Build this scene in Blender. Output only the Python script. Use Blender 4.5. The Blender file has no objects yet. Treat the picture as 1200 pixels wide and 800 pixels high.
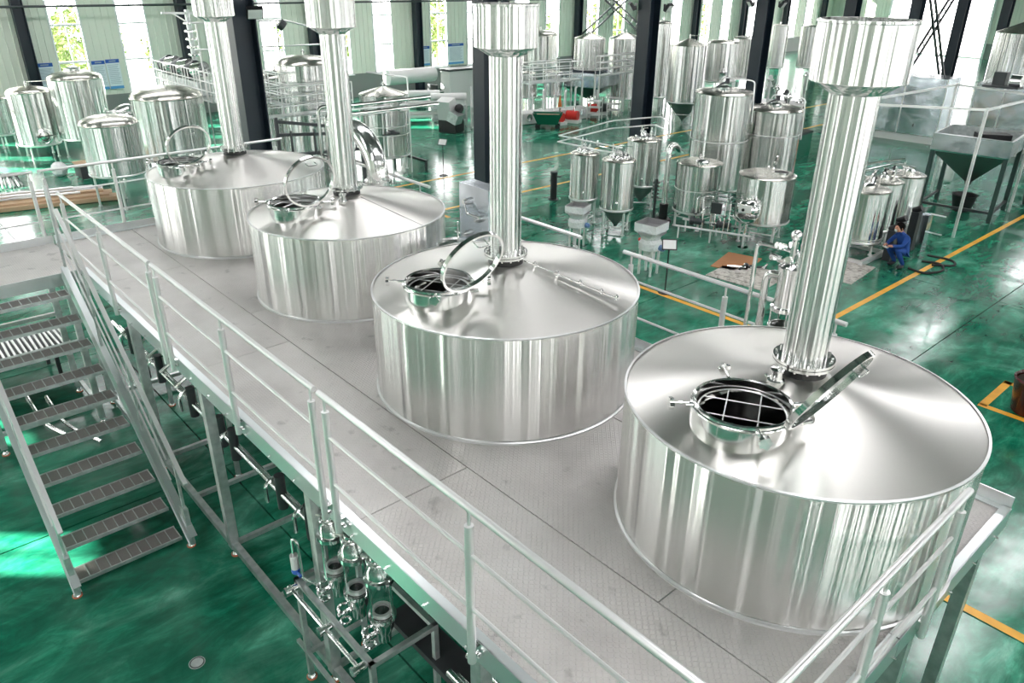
import bpy, math, random
from mathutils import Vector, Matrix
random.seed(4)
S = bpy.context.scene
COL = S.collection
PI = math.pi

# ------------------------------------------------------------------ camera
cam_d = bpy.data.cameras.new('camera')
cam = bpy.data.objects.new('camera', cam_d)
COL.objects.link(cam)
_r = Vector((0.662, 0.749, 0.006)); _f = Vector((-0.673, 0.598, -0.435)).normalized()
_r = (_r - _f * _r.dot(_f)).normalized(); _u = _r.cross(_f)
cam.matrix_world = Matrix(((_r.x, _u.x, -_f.x, 0), (_r.y, _u.y, -_f.y, 0), (_r.z, _u.z, -_f.z, 6.65), (0, 0, 0, 1)))
cam_d.sensor_width = 36; cam_d.lens = 890.3 / 1200 * 36
cam_d.clip_start = .05; cam_d.clip_end = 400
S.camera = cam

# ------------------------------------------------------------------ daylight, added roof fill lights, exposure
S.view_settings.view_transform = 'Standard'; S.view_settings.look = 'None'
S.view_settings.gamma = 1; S.view_settings.use_curve_mapping = False
S.view_settings.exposure = 0.55
S.cycles.max_bounces = 7; S.cycles.diffuse_bounces = 3; S.cycles.glossy_bounces = 5
S.cycles.transmission_bounces = 6; S.cycles.transparent_max_bounces = 10
S.cycles.sample_clamp_indirect = 6; S.cycles.caustics_reflective = False; S.cycles.caustics_refractive = False

W = bpy.data.worlds.new('sky'); S.world = W; W.use_nodes = True
wn = W.node_tree.nodes; wl = W.node_tree.links; wn.clear()
wo = wn.new('ShaderNodeOutputWorld'); wb = wn.new('ShaderNodeBackground')
wb.inputs[0].default_value = (1.0, 0.95, 0.965, 1); wb.inputs[1].default_value = 8.5
wl.new(wb.outputs[0], wo.inputs[0])

sun_d = bpy.data.lights.new('sun', 'SUN'); sun_d.energy = 50; sun_d.angle = 0.01; sun_d.color = (1, .95, .86)
sun = bpy.data.objects.new('sun', sun_d); COL.objects.link(sun)
SUN_DIR = Vector((.66 * .93, .75 * .93, -.37)).normalized()
sun.rotation_euler = SUN_DIR.to_track_quat('-Z', 'Y').to_euler()

ROOF_Z = 10.4
def roof_fill(x, y, sx, sy, e):  # area light added below the unseen roof to brighten the hall
    d = bpy.data.lights.new('roof_fill', 'AREA'); d.shape = 'RECTANGLE'; d.size = sx; d.size_y = sy
    d.energy = e; d.color = (1, .945, .965)
    o = bpy.data.objects.new('roof_fill', d); COL.objects.link(o); o.location = (x, y, ROOF_Z - .12)
ROOF_FILLS = []
for kx in (-34, -24, -12.5, -3.5, 5.5):
    for ky in (-5.5, 8.5, 22.5, 38.5, 56.5):
        ROOF_FILLS.append((kx, ky)); roof_fill(kx, ky, 1.3, 9, 185)

# ------------------------------------------------------------------ materials
MATS = {}
def mat(name, col=(.8, .8, .8), rough=.5, metal=0., **k):
    if name in MATS: return MATS[name]
    m = bpy.data.materials.new(name); m.use_nodes = True; MATS[name] = m
    b = m.node_tree.nodes['Principled BSDF']
    b.inputs['Base Color'].default_value = (*col, 1); b.inputs['Roughness'].default_value = rough
    b.inputs['Metallic'].default_value = metal
    for kk, v in k.items(): b.inputs[kk].default_value = v
    return m
def N(m, t, **k):
    n = m.node_tree.nodes.new(t)
    for kk, v in k.items(): setattr(n, kk, v)
    return n
def L(m, a, b): m.node_tree.links.new(a, b)
def bsdf(m): return m.node_tree.nodes['Principled BSDF']
def noise(m, scale, detail=4, vec=None, scl=(1, 1, 1), rough=.5, dist=0):
    n = N(m, 'ShaderNodeTexNoise'); n.inputs['Scale'].default_value = scale; n.inputs['Detail'].default_value = detail
    n.inputs['Roughness'].default_value = rough; n.inputs['Distortion'].default_value = dist
    tc = N(m, 'ShaderNodeTexCoord'); mp = N(m, 'ShaderNodeMapping'); mp.inputs['Scale'].default_value = scl
    src = N(m, 'ShaderNodeNewGeometry').outputs['Position'] if vec == 'World' else tc.outputs[vec or 'Object']
    L(m, src, mp.inputs[0]); L(m, mp.outputs[0], n.inputs['Vector'])
    return n
def ramp(m, fac, stops):
    r = N(m, 'ShaderNodeValToRGB'); cr = r.color_ramp
    while len(cr.elements) < len(stops): cr.elements.new(.5)
    for e, (p, c) in zip(cr.elements, stops):
        e.position = p; e.color = (*c, 1) if len(c) == 3 else c
    L(m, fac, r.inputs[0]); return r
def g(v): return (v, v, v)

def steel(name, col, rough, aniso, streak=0., cs=(3, 3, .03), sc=2.5):
    m = mat(name, col, rough, 1.0); b = bsdf(m)
    if aniso:
        b.inputs['Anisotropic'].default_value = aniso; b.inputs['Anisotropic Rotation'].default_value = .25
        t = N(m, 'ShaderNodeTangent'); t.direction_type = 'RADIAL'; t.axis = 'Z'
        L(m, t.outputs[0], b.inputs['Tangent'])
    if streak:
        n = noise(m, sc, 2, None, cs, .45)
        bp = N(m, 'ShaderNodeBump'); bp.inputs['Strength'].default_value = streak; bp.inputs['Distance'].default_value = .30
        L(m, n.outputs['Fac'], bp.inputs['Height']); L(m, bp.outputs[0], b.inputs['Normal'])
    return m
M_SHELL = steel('brushed_shell_steel', (.80, .79, .775), .24, 1.0, .5, (1.3, 1.3, 0), 2.2)
M_CONE = steel('brushed_cone_steel', (.74, .725, .69), .34, .8)
M_DUCT = steel('rolled_duct_steel', (.87, .87, .86), .20, 1.0, .45, (4, 4, 0))
M_ELBOW = steel('elbow_steel', (.87, .87, .86), .17, 0, .05, (2, 2, 2))
M_TANK = steel('tank_steel', (.70, .70, .685), .15, 1.0, .5, (1.1, 1.1, 0))
M_TANKTOP = steel('tank_top_steel', (.74, .72, .66), .27, .6)
M_STEEL = steel('polished_steel', (.86, .86, .85), .14, 0)
M_RAIL = mat('satin_rail_steel', (.88, .88, .87), .3, .55)
M_GALV = mat('galvanised_steel', (.62, .66, .65), .38, .85)
n = noise(M_GALV, 9, 5); r = ramp(M_GALV, n.outputs['Fac'], [(.3, (.50, .55, .54)), (.7, (.76, .79, .78))]); L(M_GALV, r.outputs[0], bsdf(M_GALV).inputs['Base Color'])
M_PLATE = mat('channel_steel', (.78, .82, .82), .3, .9)
M_DARKST = mat('dark_steel', (.07, .075, .08), .45, .6)
M_NAVY = mat('navy_column_paint', (.008, .017, .028), .42)
M_BLACK = mat('black_paint', (.01, .01, .012), .4)
M_RUBBER = mat('black_rubber', (.015, .015, .015), .7)
M_WHITE = mat('white_paint', (.82, .82, .80), .4)
M_RED = mat('red_plastic', (.65, .03, .02), .4)
M_ORANGE = mat('orange_plastic', (.85, .22, .04), .45)
M_FOOT = mat('orange_foot_rubber', (.6, .17, .08), .5)
M_BLUE = mat('blue_plastic', (.02, .12, .5), .4)
M_GREENP = mat('green_plastic', (.0, .13, .07), .45)
M_YEL = mat('yellow_line_paint', (.85, .42, .03), .35)
n = noise(M_YEL, 3, 5, 'World'); r = ramp(M_YEL, n.outputs['Fac'], [(.3, (.72, .34, .02)), (.6, (.9, .47, .04))]); L(M_YEL, r.outputs[0], bsdf(M_YEL).inputs['Base Color'])
M_BROWN = mat('cardboard', (.42, .2, .09), .8)
M_WOOD = mat('timber', (.55, .38, .24), .7)
M_FILM = mat('plastic_film_wrap', (.96, .97, .98), .22, 0., Alpha=.95)
n = noise(M_FILM, 9, 4, None, (1, 1, 1), .6, 1.2); bp = N(M_FILM, 'ShaderNodeBump'); bp.inputs['Strength'].default_value = 1; bp.inputs['Distance'].default_value = .06
L(M_FILM, n.outputs['Fac'], bp.inputs['Height']); L(M_FILM, bp.outputs[0], bsdf(M_FILM).inputs['Normal'])
M_GLASS = mat('clear_glass', (.97, .99, .98), .03)
nt = M_GLASS.node_tree; tr = N(M_GLASS, 'ShaderNodeBsdfTransparent'); gl = N(M_GLASS, 'ShaderNodeBsdfGlossy'); gl.inputs['Roughness'].default_value = .04
mx = N(M_GLASS, 'ShaderNodeMixShader'); fr = N(M_GLASS, 'ShaderNodeLayerWeight'); fr.inputs[0].default_value = .12
tr.inputs[0].default_value = (.95, .97, .965, 1)
rm = N(M_GLASS, 'ShaderNodeMapRange'); rm.inputs['To Min'].default_value = .03; rm.inputs['To Max'].default_value = .45
L(M_GLASS, fr.outputs['Facing'], rm.inputs['Value'])
L(M_GLASS, rm.outputs[0], mx.inputs[0]); L(M_GLASS, tr.outputs[0], mx.inputs[1]); L(M_GLASS, gl.outputs[0], mx.inputs[2])
L(M_GLASS, mx.outputs[0], nt.nodes['Material Output'].inputs[0])

# checker plate deck
M_DECK = mat('tread_plate', (.60, .58, .56), .42, .35)
n = noise(M_DECK, 1.1, 6, 'World', (1, 1, 1), .6); r = ramp(M_DECK, n.outputs['Fac'], [(.3, (.56, .535, .515)), (.5, (.66, .635, .61)), (.75, (.74, .72, .70))])
n2 = noise(M_DECK, 5, 3, 'World'); r2 = ramp(M_DECK, n2.outputs['Fac'], [(.27, g(.5)), (.36, g(1))]); mxc = N(M_DECK, 'ShaderNodeMixRGB', blend_type='MULTIPLY'); mxc.inputs[0].default_value = .5
L(M_DECK, r.outputs[0], mxc.inputs[1]); L(M_DECK, r2.outputs[0], mxc.inputs[2]); L(M_DECK, mxc.outputs[0], bsdf(M_DECK).inputs['Base Color'])
def plate_bump(m, strength=.55):
    tc = N(m, 'ShaderNodeTexCoord'); out = []
    for rot, off in ((PI / 4, 0), (-PI / 4, .5)):
        mp = N(m, 'ShaderNodeMapping'); mp.inputs['Rotation'].default_value = (0, 0, rot); mp.inputs['Scale'].default_value = (24, 24, 24)
        mp.inputs['Location'].default_value = (off, off, 0)
        L(m, tc.outputs['Object'], mp.inputs[0])
        fr_ = N(m, 'ShaderNodeVectorMath', operation='FRACTION'); L(m, mp.outputs[0], fr_.inputs[0])
        sb = N(m, 'ShaderNodeVectorMath', operation='SUBTRACT'); L(m, fr_.outputs[0], sb.inputs[0]); sb.inputs[1].default_value = (.5, .5, 0)
        ml = N(m, 'ShaderNodeVectorMath', operation='MULTIPLY'); L(m, sb.outputs[0], ml.inputs[0]); ml.inputs[1].default_value = (2.2, 7.5, 0)
        ln = N(m, 'ShaderNodeVectorMath', operation='LENGTH'); L(m, ml.outputs[0], ln.inputs[0])
        mr = N(m, 'ShaderNodeMapRange'); mr.inputs['From Min'].default_value = .6; mr.inputs['From Max'].default_value = 1; mr.inputs['To Min'].default_value = 1; mr.inputs['To Max'].default_value = 0
        L(m, ln.outputs['Value'], mr.inputs['Value']); out.append(mr)
    mxm = N(m, 'ShaderNodeMath', operation='MAXIMUM'); L(m, out[0].outputs[0], mxm.inputs[0]); L(m, out[1].outputs[0], mxm.inputs[1])
    bp = N(m, 'ShaderNodeBump'); bp.inputs['Strength'].default_value = strength; bp.inputs['Distance'].default_value = .022
    L(m, mxm.outputs[0], bp.inputs['Height']); L(m, bp.outputs[0], bsdf(m).inputs['Normal'])
plate_bump(M_DECK)

# green epoxy floor
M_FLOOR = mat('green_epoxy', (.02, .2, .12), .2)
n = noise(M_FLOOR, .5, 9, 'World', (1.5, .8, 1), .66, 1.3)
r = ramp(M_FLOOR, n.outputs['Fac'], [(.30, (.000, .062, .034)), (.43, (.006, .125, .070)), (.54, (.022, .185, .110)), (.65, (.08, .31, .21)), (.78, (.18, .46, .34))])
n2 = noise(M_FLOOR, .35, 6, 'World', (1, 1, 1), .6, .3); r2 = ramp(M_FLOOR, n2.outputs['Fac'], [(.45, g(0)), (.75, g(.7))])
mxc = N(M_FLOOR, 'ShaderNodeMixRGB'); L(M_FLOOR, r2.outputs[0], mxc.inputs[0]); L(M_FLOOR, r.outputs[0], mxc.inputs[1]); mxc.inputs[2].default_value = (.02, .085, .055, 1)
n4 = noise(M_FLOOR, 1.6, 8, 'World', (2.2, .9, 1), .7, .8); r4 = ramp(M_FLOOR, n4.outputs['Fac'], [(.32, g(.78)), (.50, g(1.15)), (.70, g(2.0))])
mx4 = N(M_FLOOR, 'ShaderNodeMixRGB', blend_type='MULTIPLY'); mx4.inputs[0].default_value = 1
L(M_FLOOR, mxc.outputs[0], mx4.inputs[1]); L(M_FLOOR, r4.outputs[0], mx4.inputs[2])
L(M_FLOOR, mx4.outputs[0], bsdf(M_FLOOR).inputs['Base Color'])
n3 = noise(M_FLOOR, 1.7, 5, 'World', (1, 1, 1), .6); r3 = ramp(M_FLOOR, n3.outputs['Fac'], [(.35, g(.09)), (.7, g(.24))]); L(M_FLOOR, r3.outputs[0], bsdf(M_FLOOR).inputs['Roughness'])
M_JOINT = mat('joint_sealant', (.004, .03, .02), .6)

M_WALL = mat('pale_green_cladding', (.76, .79, .70), .5)
M_WAIN = mat('grey_wainscot', (.24, .26, .25), .6)
M_FRAMEW = mat('white_window_frame', (.85, .87, .87), .4)
M_ROOF = mat('roof_sheet', (.16, .17, .17), .6)
M_CONC = mat('outside_paving', (.6, .6, .57), .8)
M_FILLGLOW = mat('fill_glow_sheet', (.9, .95, 1), .6)  # glowing sheet for the made-up strips above the fill lights
bsdf(M_FILLGLOW).inputs['Emission Color'].default_value = (.95, .98, 1, 1); bsdf(M_FILLGLOW).inputs['Emission Strength'].default_value = 3.0
M_LEAF = mat('leaf_green', (.16, .30, .05), .6)
n = noise(M_LEAF, .8, 4); r = ramp(M_LEAF, n.outputs['Fac'], [(.3, (.05, .11, .02)), (.6, (.14, .19, .04)), (.75, (.24, .22, .06))]); L(M_LEAF, r.outputs[0], bsdf(M_LEAF).inputs['Base Color'])
M_BARK = mat('bark', (.2, .14, .09), .9)
M_SKIN = mat('skin', (.62, .30, .2), .5)
M_HAIR = mat('black_hair', (.006, .005, .005), .95)
bsdf(M_HAIR).inputs['Specular IOR Level'].default_value = .1
M_OVERALL = mat('blue_overalls', (.008, .06, .28), .75)
M_SHOE = mat('black_shoes', (.015, .015, .02), .5)
M_MASK = mat('white_mask', (.85, .87, .88), .6)
M_PLANTPOT = mat('dark_red_pot', (.06, .006, .006), .25)
M_SOIL = mat('soil', (.03, .02, .012), .9)
M_PLEAF = mat('plant_leaf', (.04, .13, .02), .35)
M_STAIN = mat('stained_board', (.5, .48, .43), .8)
n = noise(M_STAIN, 7, 6, None, (1, 1, 1), .7, .6); r = ramp(M_STAIN, n.outputs['Fac'], [(.38, (.22, .2, .17)), (.52, (.55, .53, .48)), (.7, (.7, .68, .63))]); L(M_STAIN, r.outputs[0], bsdf(M_STAIN).inputs['Base Color'])
M_BOXST = steel('flat_sheet_steel', (.72, .77, .82), .22, 0, .12, (1, 1, 1), 1.4)

# ------------------------------------------------------------------ mesh builder
class MB:
    def __init__(s): s.v = []; s.f = []
    def add(s, vs, fs):
        o = len(s.v); s.v += [tuple(v) for v in vs]; s.f += [tuple(i + o for i in f) for f in fs]; return s
    def box(s, c, d, rz=0, M=None):
        x, y, z = d[0] / 2, d[1] / 2, d[2] / 2
        vs = [Vector((a * x, b * y, e * z)) for a in (-1, 1) for b in (-1, 1) for e in (-1, 1)]
        R = M or Matrix.Rotation(rz, 3, 'Z')
        return s.add([R @ v + Vector(c) for v in vs], [(0, 1, 3, 2), (4, 6, 7, 5), (0, 4, 5, 1), (2, 3, 7, 6), (0, 2, 6, 4), (1, 5, 7, 3)])
    def bar(s, a, b, w, h=None):
        a, b = Vector(a), Vector(b); d = b - a; q = d.to_track_quat('Z', 'X' if abs(d.normalized().z) > .9 else 'Y').to_matrix()
        if abs(d.normalized().z) > .9: q = Matrix.Identity(3) if d.z > 0 else Matrix.Rotation(PI, 3, 'X')
        else:
            zz = d.normalized(); xx = Vector((0, 0, 1)).cross(zz).normalized(); yy = zz.cross(xx)
            q = Matrix((xx, yy, zz)).transposed()
            if abs(d.normalized().z) > .9: pass
        return s.box((a + b) / 2, (w, h or w, d.length), M=q)
    def cyl(s, a, b, r, n=12, r2=None, cap=True):
        a, b = Vector(a), Vector(b); q = (b - a).to_track_quat('Z', 'Y').to_matrix(); r2 = r if r2 is None else r2
        vs = [q @ Vector((rr * math.cos(2 * PI * i / n), rr * math.sin(2 * PI * i / n), 0)) + p for p, rr in ((a, r), (b, r2)) for i in range(n)]
        fs = [(i, (i + 1) % n, n + (i + 1) % n, n + i) for i in range(n)]
        if cap: fs += [tuple(range(n - 1, -1, -1)), tuple(range(n, 2 * n))]
        return s.add(vs, fs)
    def lathe(s, prof, n=24, c=(0, 0, 0), M=None, a0=0, a1=2 * PI):
        full = abs(a1 - a0 - 2 * PI) < 1e-6; m = n if full else n + 1; vs = []
        for r, z in prof:
            for i in range(m):
                t = a0 + (a1 - a0) * i / n; p = Vector((r * math.cos(t), r * math.sin(t), z))
                vs.append((M @ p if M else p) + Vector(c))
        fs = []
        for k in range(len(prof) - 1):
            for i in range(n):
                j = (i + 1) % m
                fs.append((k * m + i, k * m + j, (k + 1) * m + j, (k + 1) * m + i))
        return s.add(vs, fs)
    def tube(s, pts, r, n=10, closed=False):
        pts = [Vector(p) for p in pts]; K = len(pts); vs = []; up = None
        for i, p in enumerate(pts):
            if closed: d = pts[(i + 1) % K] - pts[i - 1]
            else: d = pts[min(i + 1, K - 1)] - pts[max(i - 1, 0)]
            d.normalize()
            if up is None: up = Vector((0, 0, 1)) if abs(d.z) < .9 else Vector((1, 0, 0))
            x = (up - d * up.dot(d)).normalized(); y = d.cross(x); up = x
            vs += [p + x * r * math.cos(2 * PI * j / n) + y * r * math.sin(2 * PI * j / n) for j in range(n)]
        fs = []
        for i in range(K if closed else K - 1):
            for j in range(n):
                a, b = i * n, ((i + 1) % K) * n
                fs.append((a + j, a + (j + 1) % n, b + (j + 1) % n, b + j))
        if not closed: fs += [tuple(range(n - 1, -1, -1)), tuple(range((K - 1) * n, K * n))]
        return s.add(vs, fs)
    def ring(s, c, R, r, n=32, m=8, M=None):
        pts = []
        for i in range(n):
            p = Vector((R * math.cos(2 * PI * i / n), R * math.sin(2 * PI * i / n), 0)); pts.append((M @ p if M else p) + Vector(c))
        return s.tube(pts, r, m, True)
    def sphere(s, c, r, n=12, m=8, sc=(1, 1, 1)):
        prof = [(max(1e-4, math.sin(PI * k / m)), -math.cos(PI * k / m)) for k in range(m + 1)]
        o = len(s.v); s.lathe(prof, n)
        for i in range(o, len(s.v)):
            v = s.v[i]; s.v[i] = (c[0] + v[0] * r * sc[0], c[1] + v[1] * r * sc[1], c[2] + v[2] * r * sc[2])
        return s
    def build(s, name, m, parent=None, world=False, smooth=True, angle=35):
        me = bpy.data.meshes.new(name); vs = s.v
        if world and parent is not None:
            l = parent.location; vs = [(v[0] - l.x, v[1] - l.y, v[2] - l.z) for v in vs]
        me.from_pydata(vs, [], s.f); me.validate()
        if m: me.materials.append(m)
        if smooth:
            me.shade_smooth(); me.set_sharp_from_angle(angle=math.radians(angle))
        o = bpy.data.objects.new(name, me); COL.objects.link(o)
        if parent is not None: o.parent = parent
        return o
def arc(p0, p1, p2, n=6):
    """rounded corner between p0 -> p1 -> p2 as a quadratic curve"""
    p0, p1, p2 = map(Vector, (p0, p1, p2))
    return [(1 - t) ** 2 * p0 + 2 * t * (1 - t) * p1 + t * t * p2 for t in [i / n for i in range(n + 1)]]
def bend(pts, rad=.06, n=5):
    pts = [Vector(p) for p in pts]; out = [pts[0]]
    for i in range(1, len(pts) - 1):
        a, b, c = pts[i - 1], pts[i], pts[i + 1]
        r_ = min(rad, (a - b).length * .45, (c - b).length * .45)
        out += arc(b + (a - b).normalized() * r_, b, b + (c - b).normalized() * r_, n)
    return out + [pts[-1]]
def thing(name, label, cat, loc=(0, 0, 0), rz=0, group=None):
    o = bpy.data.objects.new(name, None); COL.objects.link(o); o.empty_display_size = .1
    o.location = loc; o.rotation_euler = (0, 0, rz); tag(o, label, cat, group); return o
def tag(o, label, cat, group=None, kind=None):
    o['label'] = label; o['category'] = cat
    if group: o['group'] = group
    if kind: o['kind'] = kind
    return o
def struct(name, mb, m, parent=None, **k):
    o = mb.build(name, m, parent, **k)
    if parent is None: o['kind'] = 'structure'
    return o
def copyobj(o, parent=None, loc=None, rot=None):
    c = o.copy(); COL.objects.link(c)
    c.parent = parent
    if loc is not None: c.location = loc
    if rot is not None: c.rotation_euler = rot
    return c
def copy_tree(root, loc, rz, label, group=None):
    r_ = copyobj(root, None, loc, (0, 0, rz)); r_['label'] = label
    if group: r_['group'] = group
    for ch in list(root.children):
        c = copyobj(ch, r_)
        for g_ in list(ch.children): copyobj(g_, c)
    return r_

# ================================================================== THE HALL
XW, XE, YS, YN = -41.5, 13.0, -12.0, 80.0
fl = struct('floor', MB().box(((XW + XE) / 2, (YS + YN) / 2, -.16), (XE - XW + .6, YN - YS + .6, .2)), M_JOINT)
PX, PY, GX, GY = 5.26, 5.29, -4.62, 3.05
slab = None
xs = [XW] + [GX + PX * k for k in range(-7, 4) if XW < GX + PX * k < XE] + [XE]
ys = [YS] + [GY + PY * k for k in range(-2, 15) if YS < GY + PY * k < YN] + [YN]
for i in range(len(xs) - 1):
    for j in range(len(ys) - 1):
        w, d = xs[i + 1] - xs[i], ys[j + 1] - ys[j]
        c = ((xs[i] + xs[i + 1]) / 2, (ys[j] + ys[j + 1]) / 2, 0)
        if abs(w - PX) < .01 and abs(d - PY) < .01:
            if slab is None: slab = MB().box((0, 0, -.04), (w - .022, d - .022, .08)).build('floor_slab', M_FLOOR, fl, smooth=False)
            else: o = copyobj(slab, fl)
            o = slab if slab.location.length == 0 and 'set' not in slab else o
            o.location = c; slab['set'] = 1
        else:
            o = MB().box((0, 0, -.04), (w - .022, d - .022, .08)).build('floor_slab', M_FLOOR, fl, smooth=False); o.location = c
# painted lines
def line(x0, y0, x1, y1, w=.13, parent=None):
    a, b = Vector((x0, y0, 0)), Vector((x1, y1, 0)); c = (a + b) / 2; d = b - a
    o = MB().box((0, 0, .001), (d.length, w, .004)).build('floor_line', M_YEL, parent, smooth=False)
    o.location = c; o.rotation_euler = (0, 0, math.atan2(d.y, d.x)); o['kind'] = 'structure'; return o
line(-6.62, 13.4, -6.62, 60); line(-18.8, 13.4, -18.8, 60); line(-22.1, 13.4, -22.1, 60)
line(-6.69, 13.42, -17.4, 13.42); line(9, 8.42, -4.2, 8.42); line(-18.73, 13.42, -18.0, 13.42)
line(-3.09, 13.62, -3.09, 14.9); line(-3.15, 13.62, -1.6, 13.62); line(-1.6, 13.55, -1.6, 14.9); line(-3.15, 14.84, -1.6, 14.84)
dr = MB().cyl((-6.57, 1.36, -.01), (-6.57, 1.36, .004), .085, 20)
o = dr.build('floor_drain', M_GALV, None); o['kind'] = 'structure'
o = MB().ring((-6.57, 1.36, .004), .07, .006, 20, 6).build('drain_rim', M_DARKST, o)

def corr_panel(w, h, rib=.3, depth=.035):
    """ribbed sheet, local x across, z up, face towards +y"""
    mb = MB(); xs_ = [-w / 2]; k = max(1, round(w / rib)); st = w / k; pr = []
    for i in range(k):
        x = -w / 2 + i * st; pr += [(x, 0), (x + st - .05, 0), (x + st - .04, depth), (x + st - .01, depth)]
    pr.append((w / 2, 0)); vs = [(x, y, z) for z in (0, h) for x, y in pr]; m_ = len(pr)
    mb.add(vs, [(i + 1, i, m_ + i, m_ + i + 1) for i in range(m_ - 1)])
    mb.box((0, -.05, h / 2), (w, .08, h))
    return mb
PANELS = {}
def wall_side(name, origin, rz, length, wins, z0w, z1w, hwall=ROOF_Z, door=None):
    """origin = left end seen from inside; local x along the wall, local +y into the hall"""
    root = MB().box((length / 2, -.2, .05), (length, .25, .1)).build(name, M_CONC, None, smooth=False)
    root.location = origin; root.rotation_euler = (0, 0, rz); root['kind'] = 'structure'
    def panel(x0, x1, za, zb, nm='wall_panel', m=M_WALL):
        key = (round(x1 - x0, 2), round(zb - za, 2), nm)
        if key in PANELS: o = copyobj(PANELS[key], root)
        else:
            mb = corr_panel(x1 - x0, zb - za) if nm == 'wall_panel' else MB().box((0, -.02, (zb - za) / 2), (x1 - x0, .12, zb - za))
            o = mb.build(nm, m, root, smooth=False); PANELS[key] = o
        o.location = ((x0 + x1) / 2, 0, za)
    cuts = [0]
    for a, b in wins: cuts += [a, b]
    cuts.append(length)
    for i in range(0, len(cuts), 2):
        a, b = cuts[i], cuts[i + 1]
        nseg = max(1, round((b - a) / 3.5)); st = (b - a) / nseg
        for q in range(nseg):
            if door and a + q * st >= door[0] - .5 and a + (q + 1) * st <= door[1] + .5: continue
            panel(a + q * st, a + (q + 1) * st, 1.3, hwall); panel(a + q * st, a + (q + 1) * st, 0, 1.3, 'wainscot_panel', M_WAIN)
    for a, b in wins:
        panel(a, b, z1w, hwall)
        if z0w > 0.3: panel(a, b, 0, z0w, 'wainscot_panel', M_WAIN)
    return root
WCOUNT = [0]; WPROTO = {}
def window(origin, rz, a, b, z0, z1, trans):
    WCOUNT[0] += 1; nm = 'window_%d' % WCOUNT[0]; w, h = b - a, z1 - z0; key = (round(w, 2), round(h, 2))
    R = Matrix.Rotation(rz, 3, 'Z'); loc = Vector(origin) + R @ Vector(((a + b) / 2, 0, z0))
    if key in WPROTO:
        src = WPROTO[key]; o = copyobj(src, None, loc, (0, 0, rz)); o.name = nm
        for ch in src.children: copyobj(ch, o)
        return
    f = MB()
    for sx in (-1, 1): f.box((sx * (w / 2 - .035), 0, h / 2), (.07, .16, h))
    for z in (.035, h - .035): f.box((0, 0, z), (w - .14, .16, .07))
    o = f.build(nm, M_FRAMEW, None, smooth=False); o['kind'] = 'structure'
    for z in trans: MB().box((0, 0, z - z0), (w - .14, .1, .09)).build('transom', M_FRAMEW, o, smooth=False)
    zs_ = [z0] + list(trans) + [z1]
    for i in range(len(zs_) - 1):
        za, zb = zs_[i] - z0, zs_[i + 1] - z0
        MB().box((0, 0, (za + zb) / 2), (.045, .06, zb - za - .12)).build('mullion', M_FRAMEW, o, smooth=False)
        for sx in (-1, 1):
            MB().box((sx * w / 4, 0, (za + zb) / 2), (w / 2 - .1, .008, zb - za - .1)).build('window_pane', M_GLASS, o, smooth=False)
    MB().box((0, .12, -.03), (w + .1, .14, .05)).build('window_sill', M_FRAMEW, o, smooth=False)
    o.location = loc; o.rotation_euler = (0, 0, rz); WPROTO[key] = o
# far wall (x = XW), local x runs along -Y .. so walk from YN to YS
wins = []
for k in range(-3, 11):
    b0 = .7 + 7 * k
    for a, b in ((1.15, 2.5), (4.05, 5.4)):
        if YS + .5 < b0 + a and b0 + b < YN - .5: wins.append((b0 + a, b0 + b))
LW = YN - YS
wl_ = sorted([(YN - b, YN - a) for a, b in wins])
wall_side('wall_far', (XW, YN, 0), -PI / 2, LW, wl_, 1.3, 7.0)
for a, b in wl_: window((XW, YN, 0), -PI / 2, a, b, 1.3, 7.0, (2.85, 4.45))
# left wall (y = YS), local x along +X
lw = []
for k in range(-5, 1):
    for a in (-21.2, -18.0):
        x = a + 7 * k
        if XW + .6 < x and x + 1.3 < XE - .6: lw.append((x - XW, x + 1.25 - XW))
lw.sort()
wall_side('wall_left', (XW, YS, 0), 0, XE - XW, lw, 1.3, 7.0)
for a, b in lw: window((XW, YS, 0), 0, a, b, 1.3, 7.0, (2.85, 4.45))
# near wall behind the camera (x = XE), local x along +Y
nw = [(b0 + a - YS, b0 + a + 1.35 - YS) for b0 in [.7 + 7 * k for k in range(-2, 11)] for a in (1.15, 4.05) if YS + .5 < b0 + a and b0 + a + 1.4 < YN]
wall_side('wall_near', (XE, YS, 0), PI / 2, LW, nw, 1.3, 7.0)
for a, b in nw: window((XE, YS, 0), PI / 2, a, b, 1.3, 7.0, (2.85, 4.45))
# end wall (y = YN) with the big open door, local x along -X
DA, DB = XE + 26.5, XE + 35.5
ew = [(x, x + 1.35) for x in (3, 8, 14, 19, 24, 31.5, 44, 48)]
ew2 = [(a, b) for a, b in ew if not (a < DB and b > DA)]
cutw = sorted([(a, b) for a, b in ew2] + [(DA, DB)])
rt = wall_side('wall_right', (XE, YN, 0), PI, XE - XW, cutw, 0, 7.0)
for a, b in ew2: window((XE, YN, 0), PI, a, b, 0.02, 7.0, (2.85, 4.45))
dm = MB()
for x in (DA, DB): dm.box((x, 0, 3.5), (.2, .3, 7.0))
dm.box(((DA + DB) / 2, 0, 6.95), (DB - DA, .3, .2))
d_ = dm.build('door_1', M_FRAMEW, None, smooth=False); d_.location = (XE, YN, 0); d_.rotation_euler = (0, 0, PI); d_['kind'] = 'structure'
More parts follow.
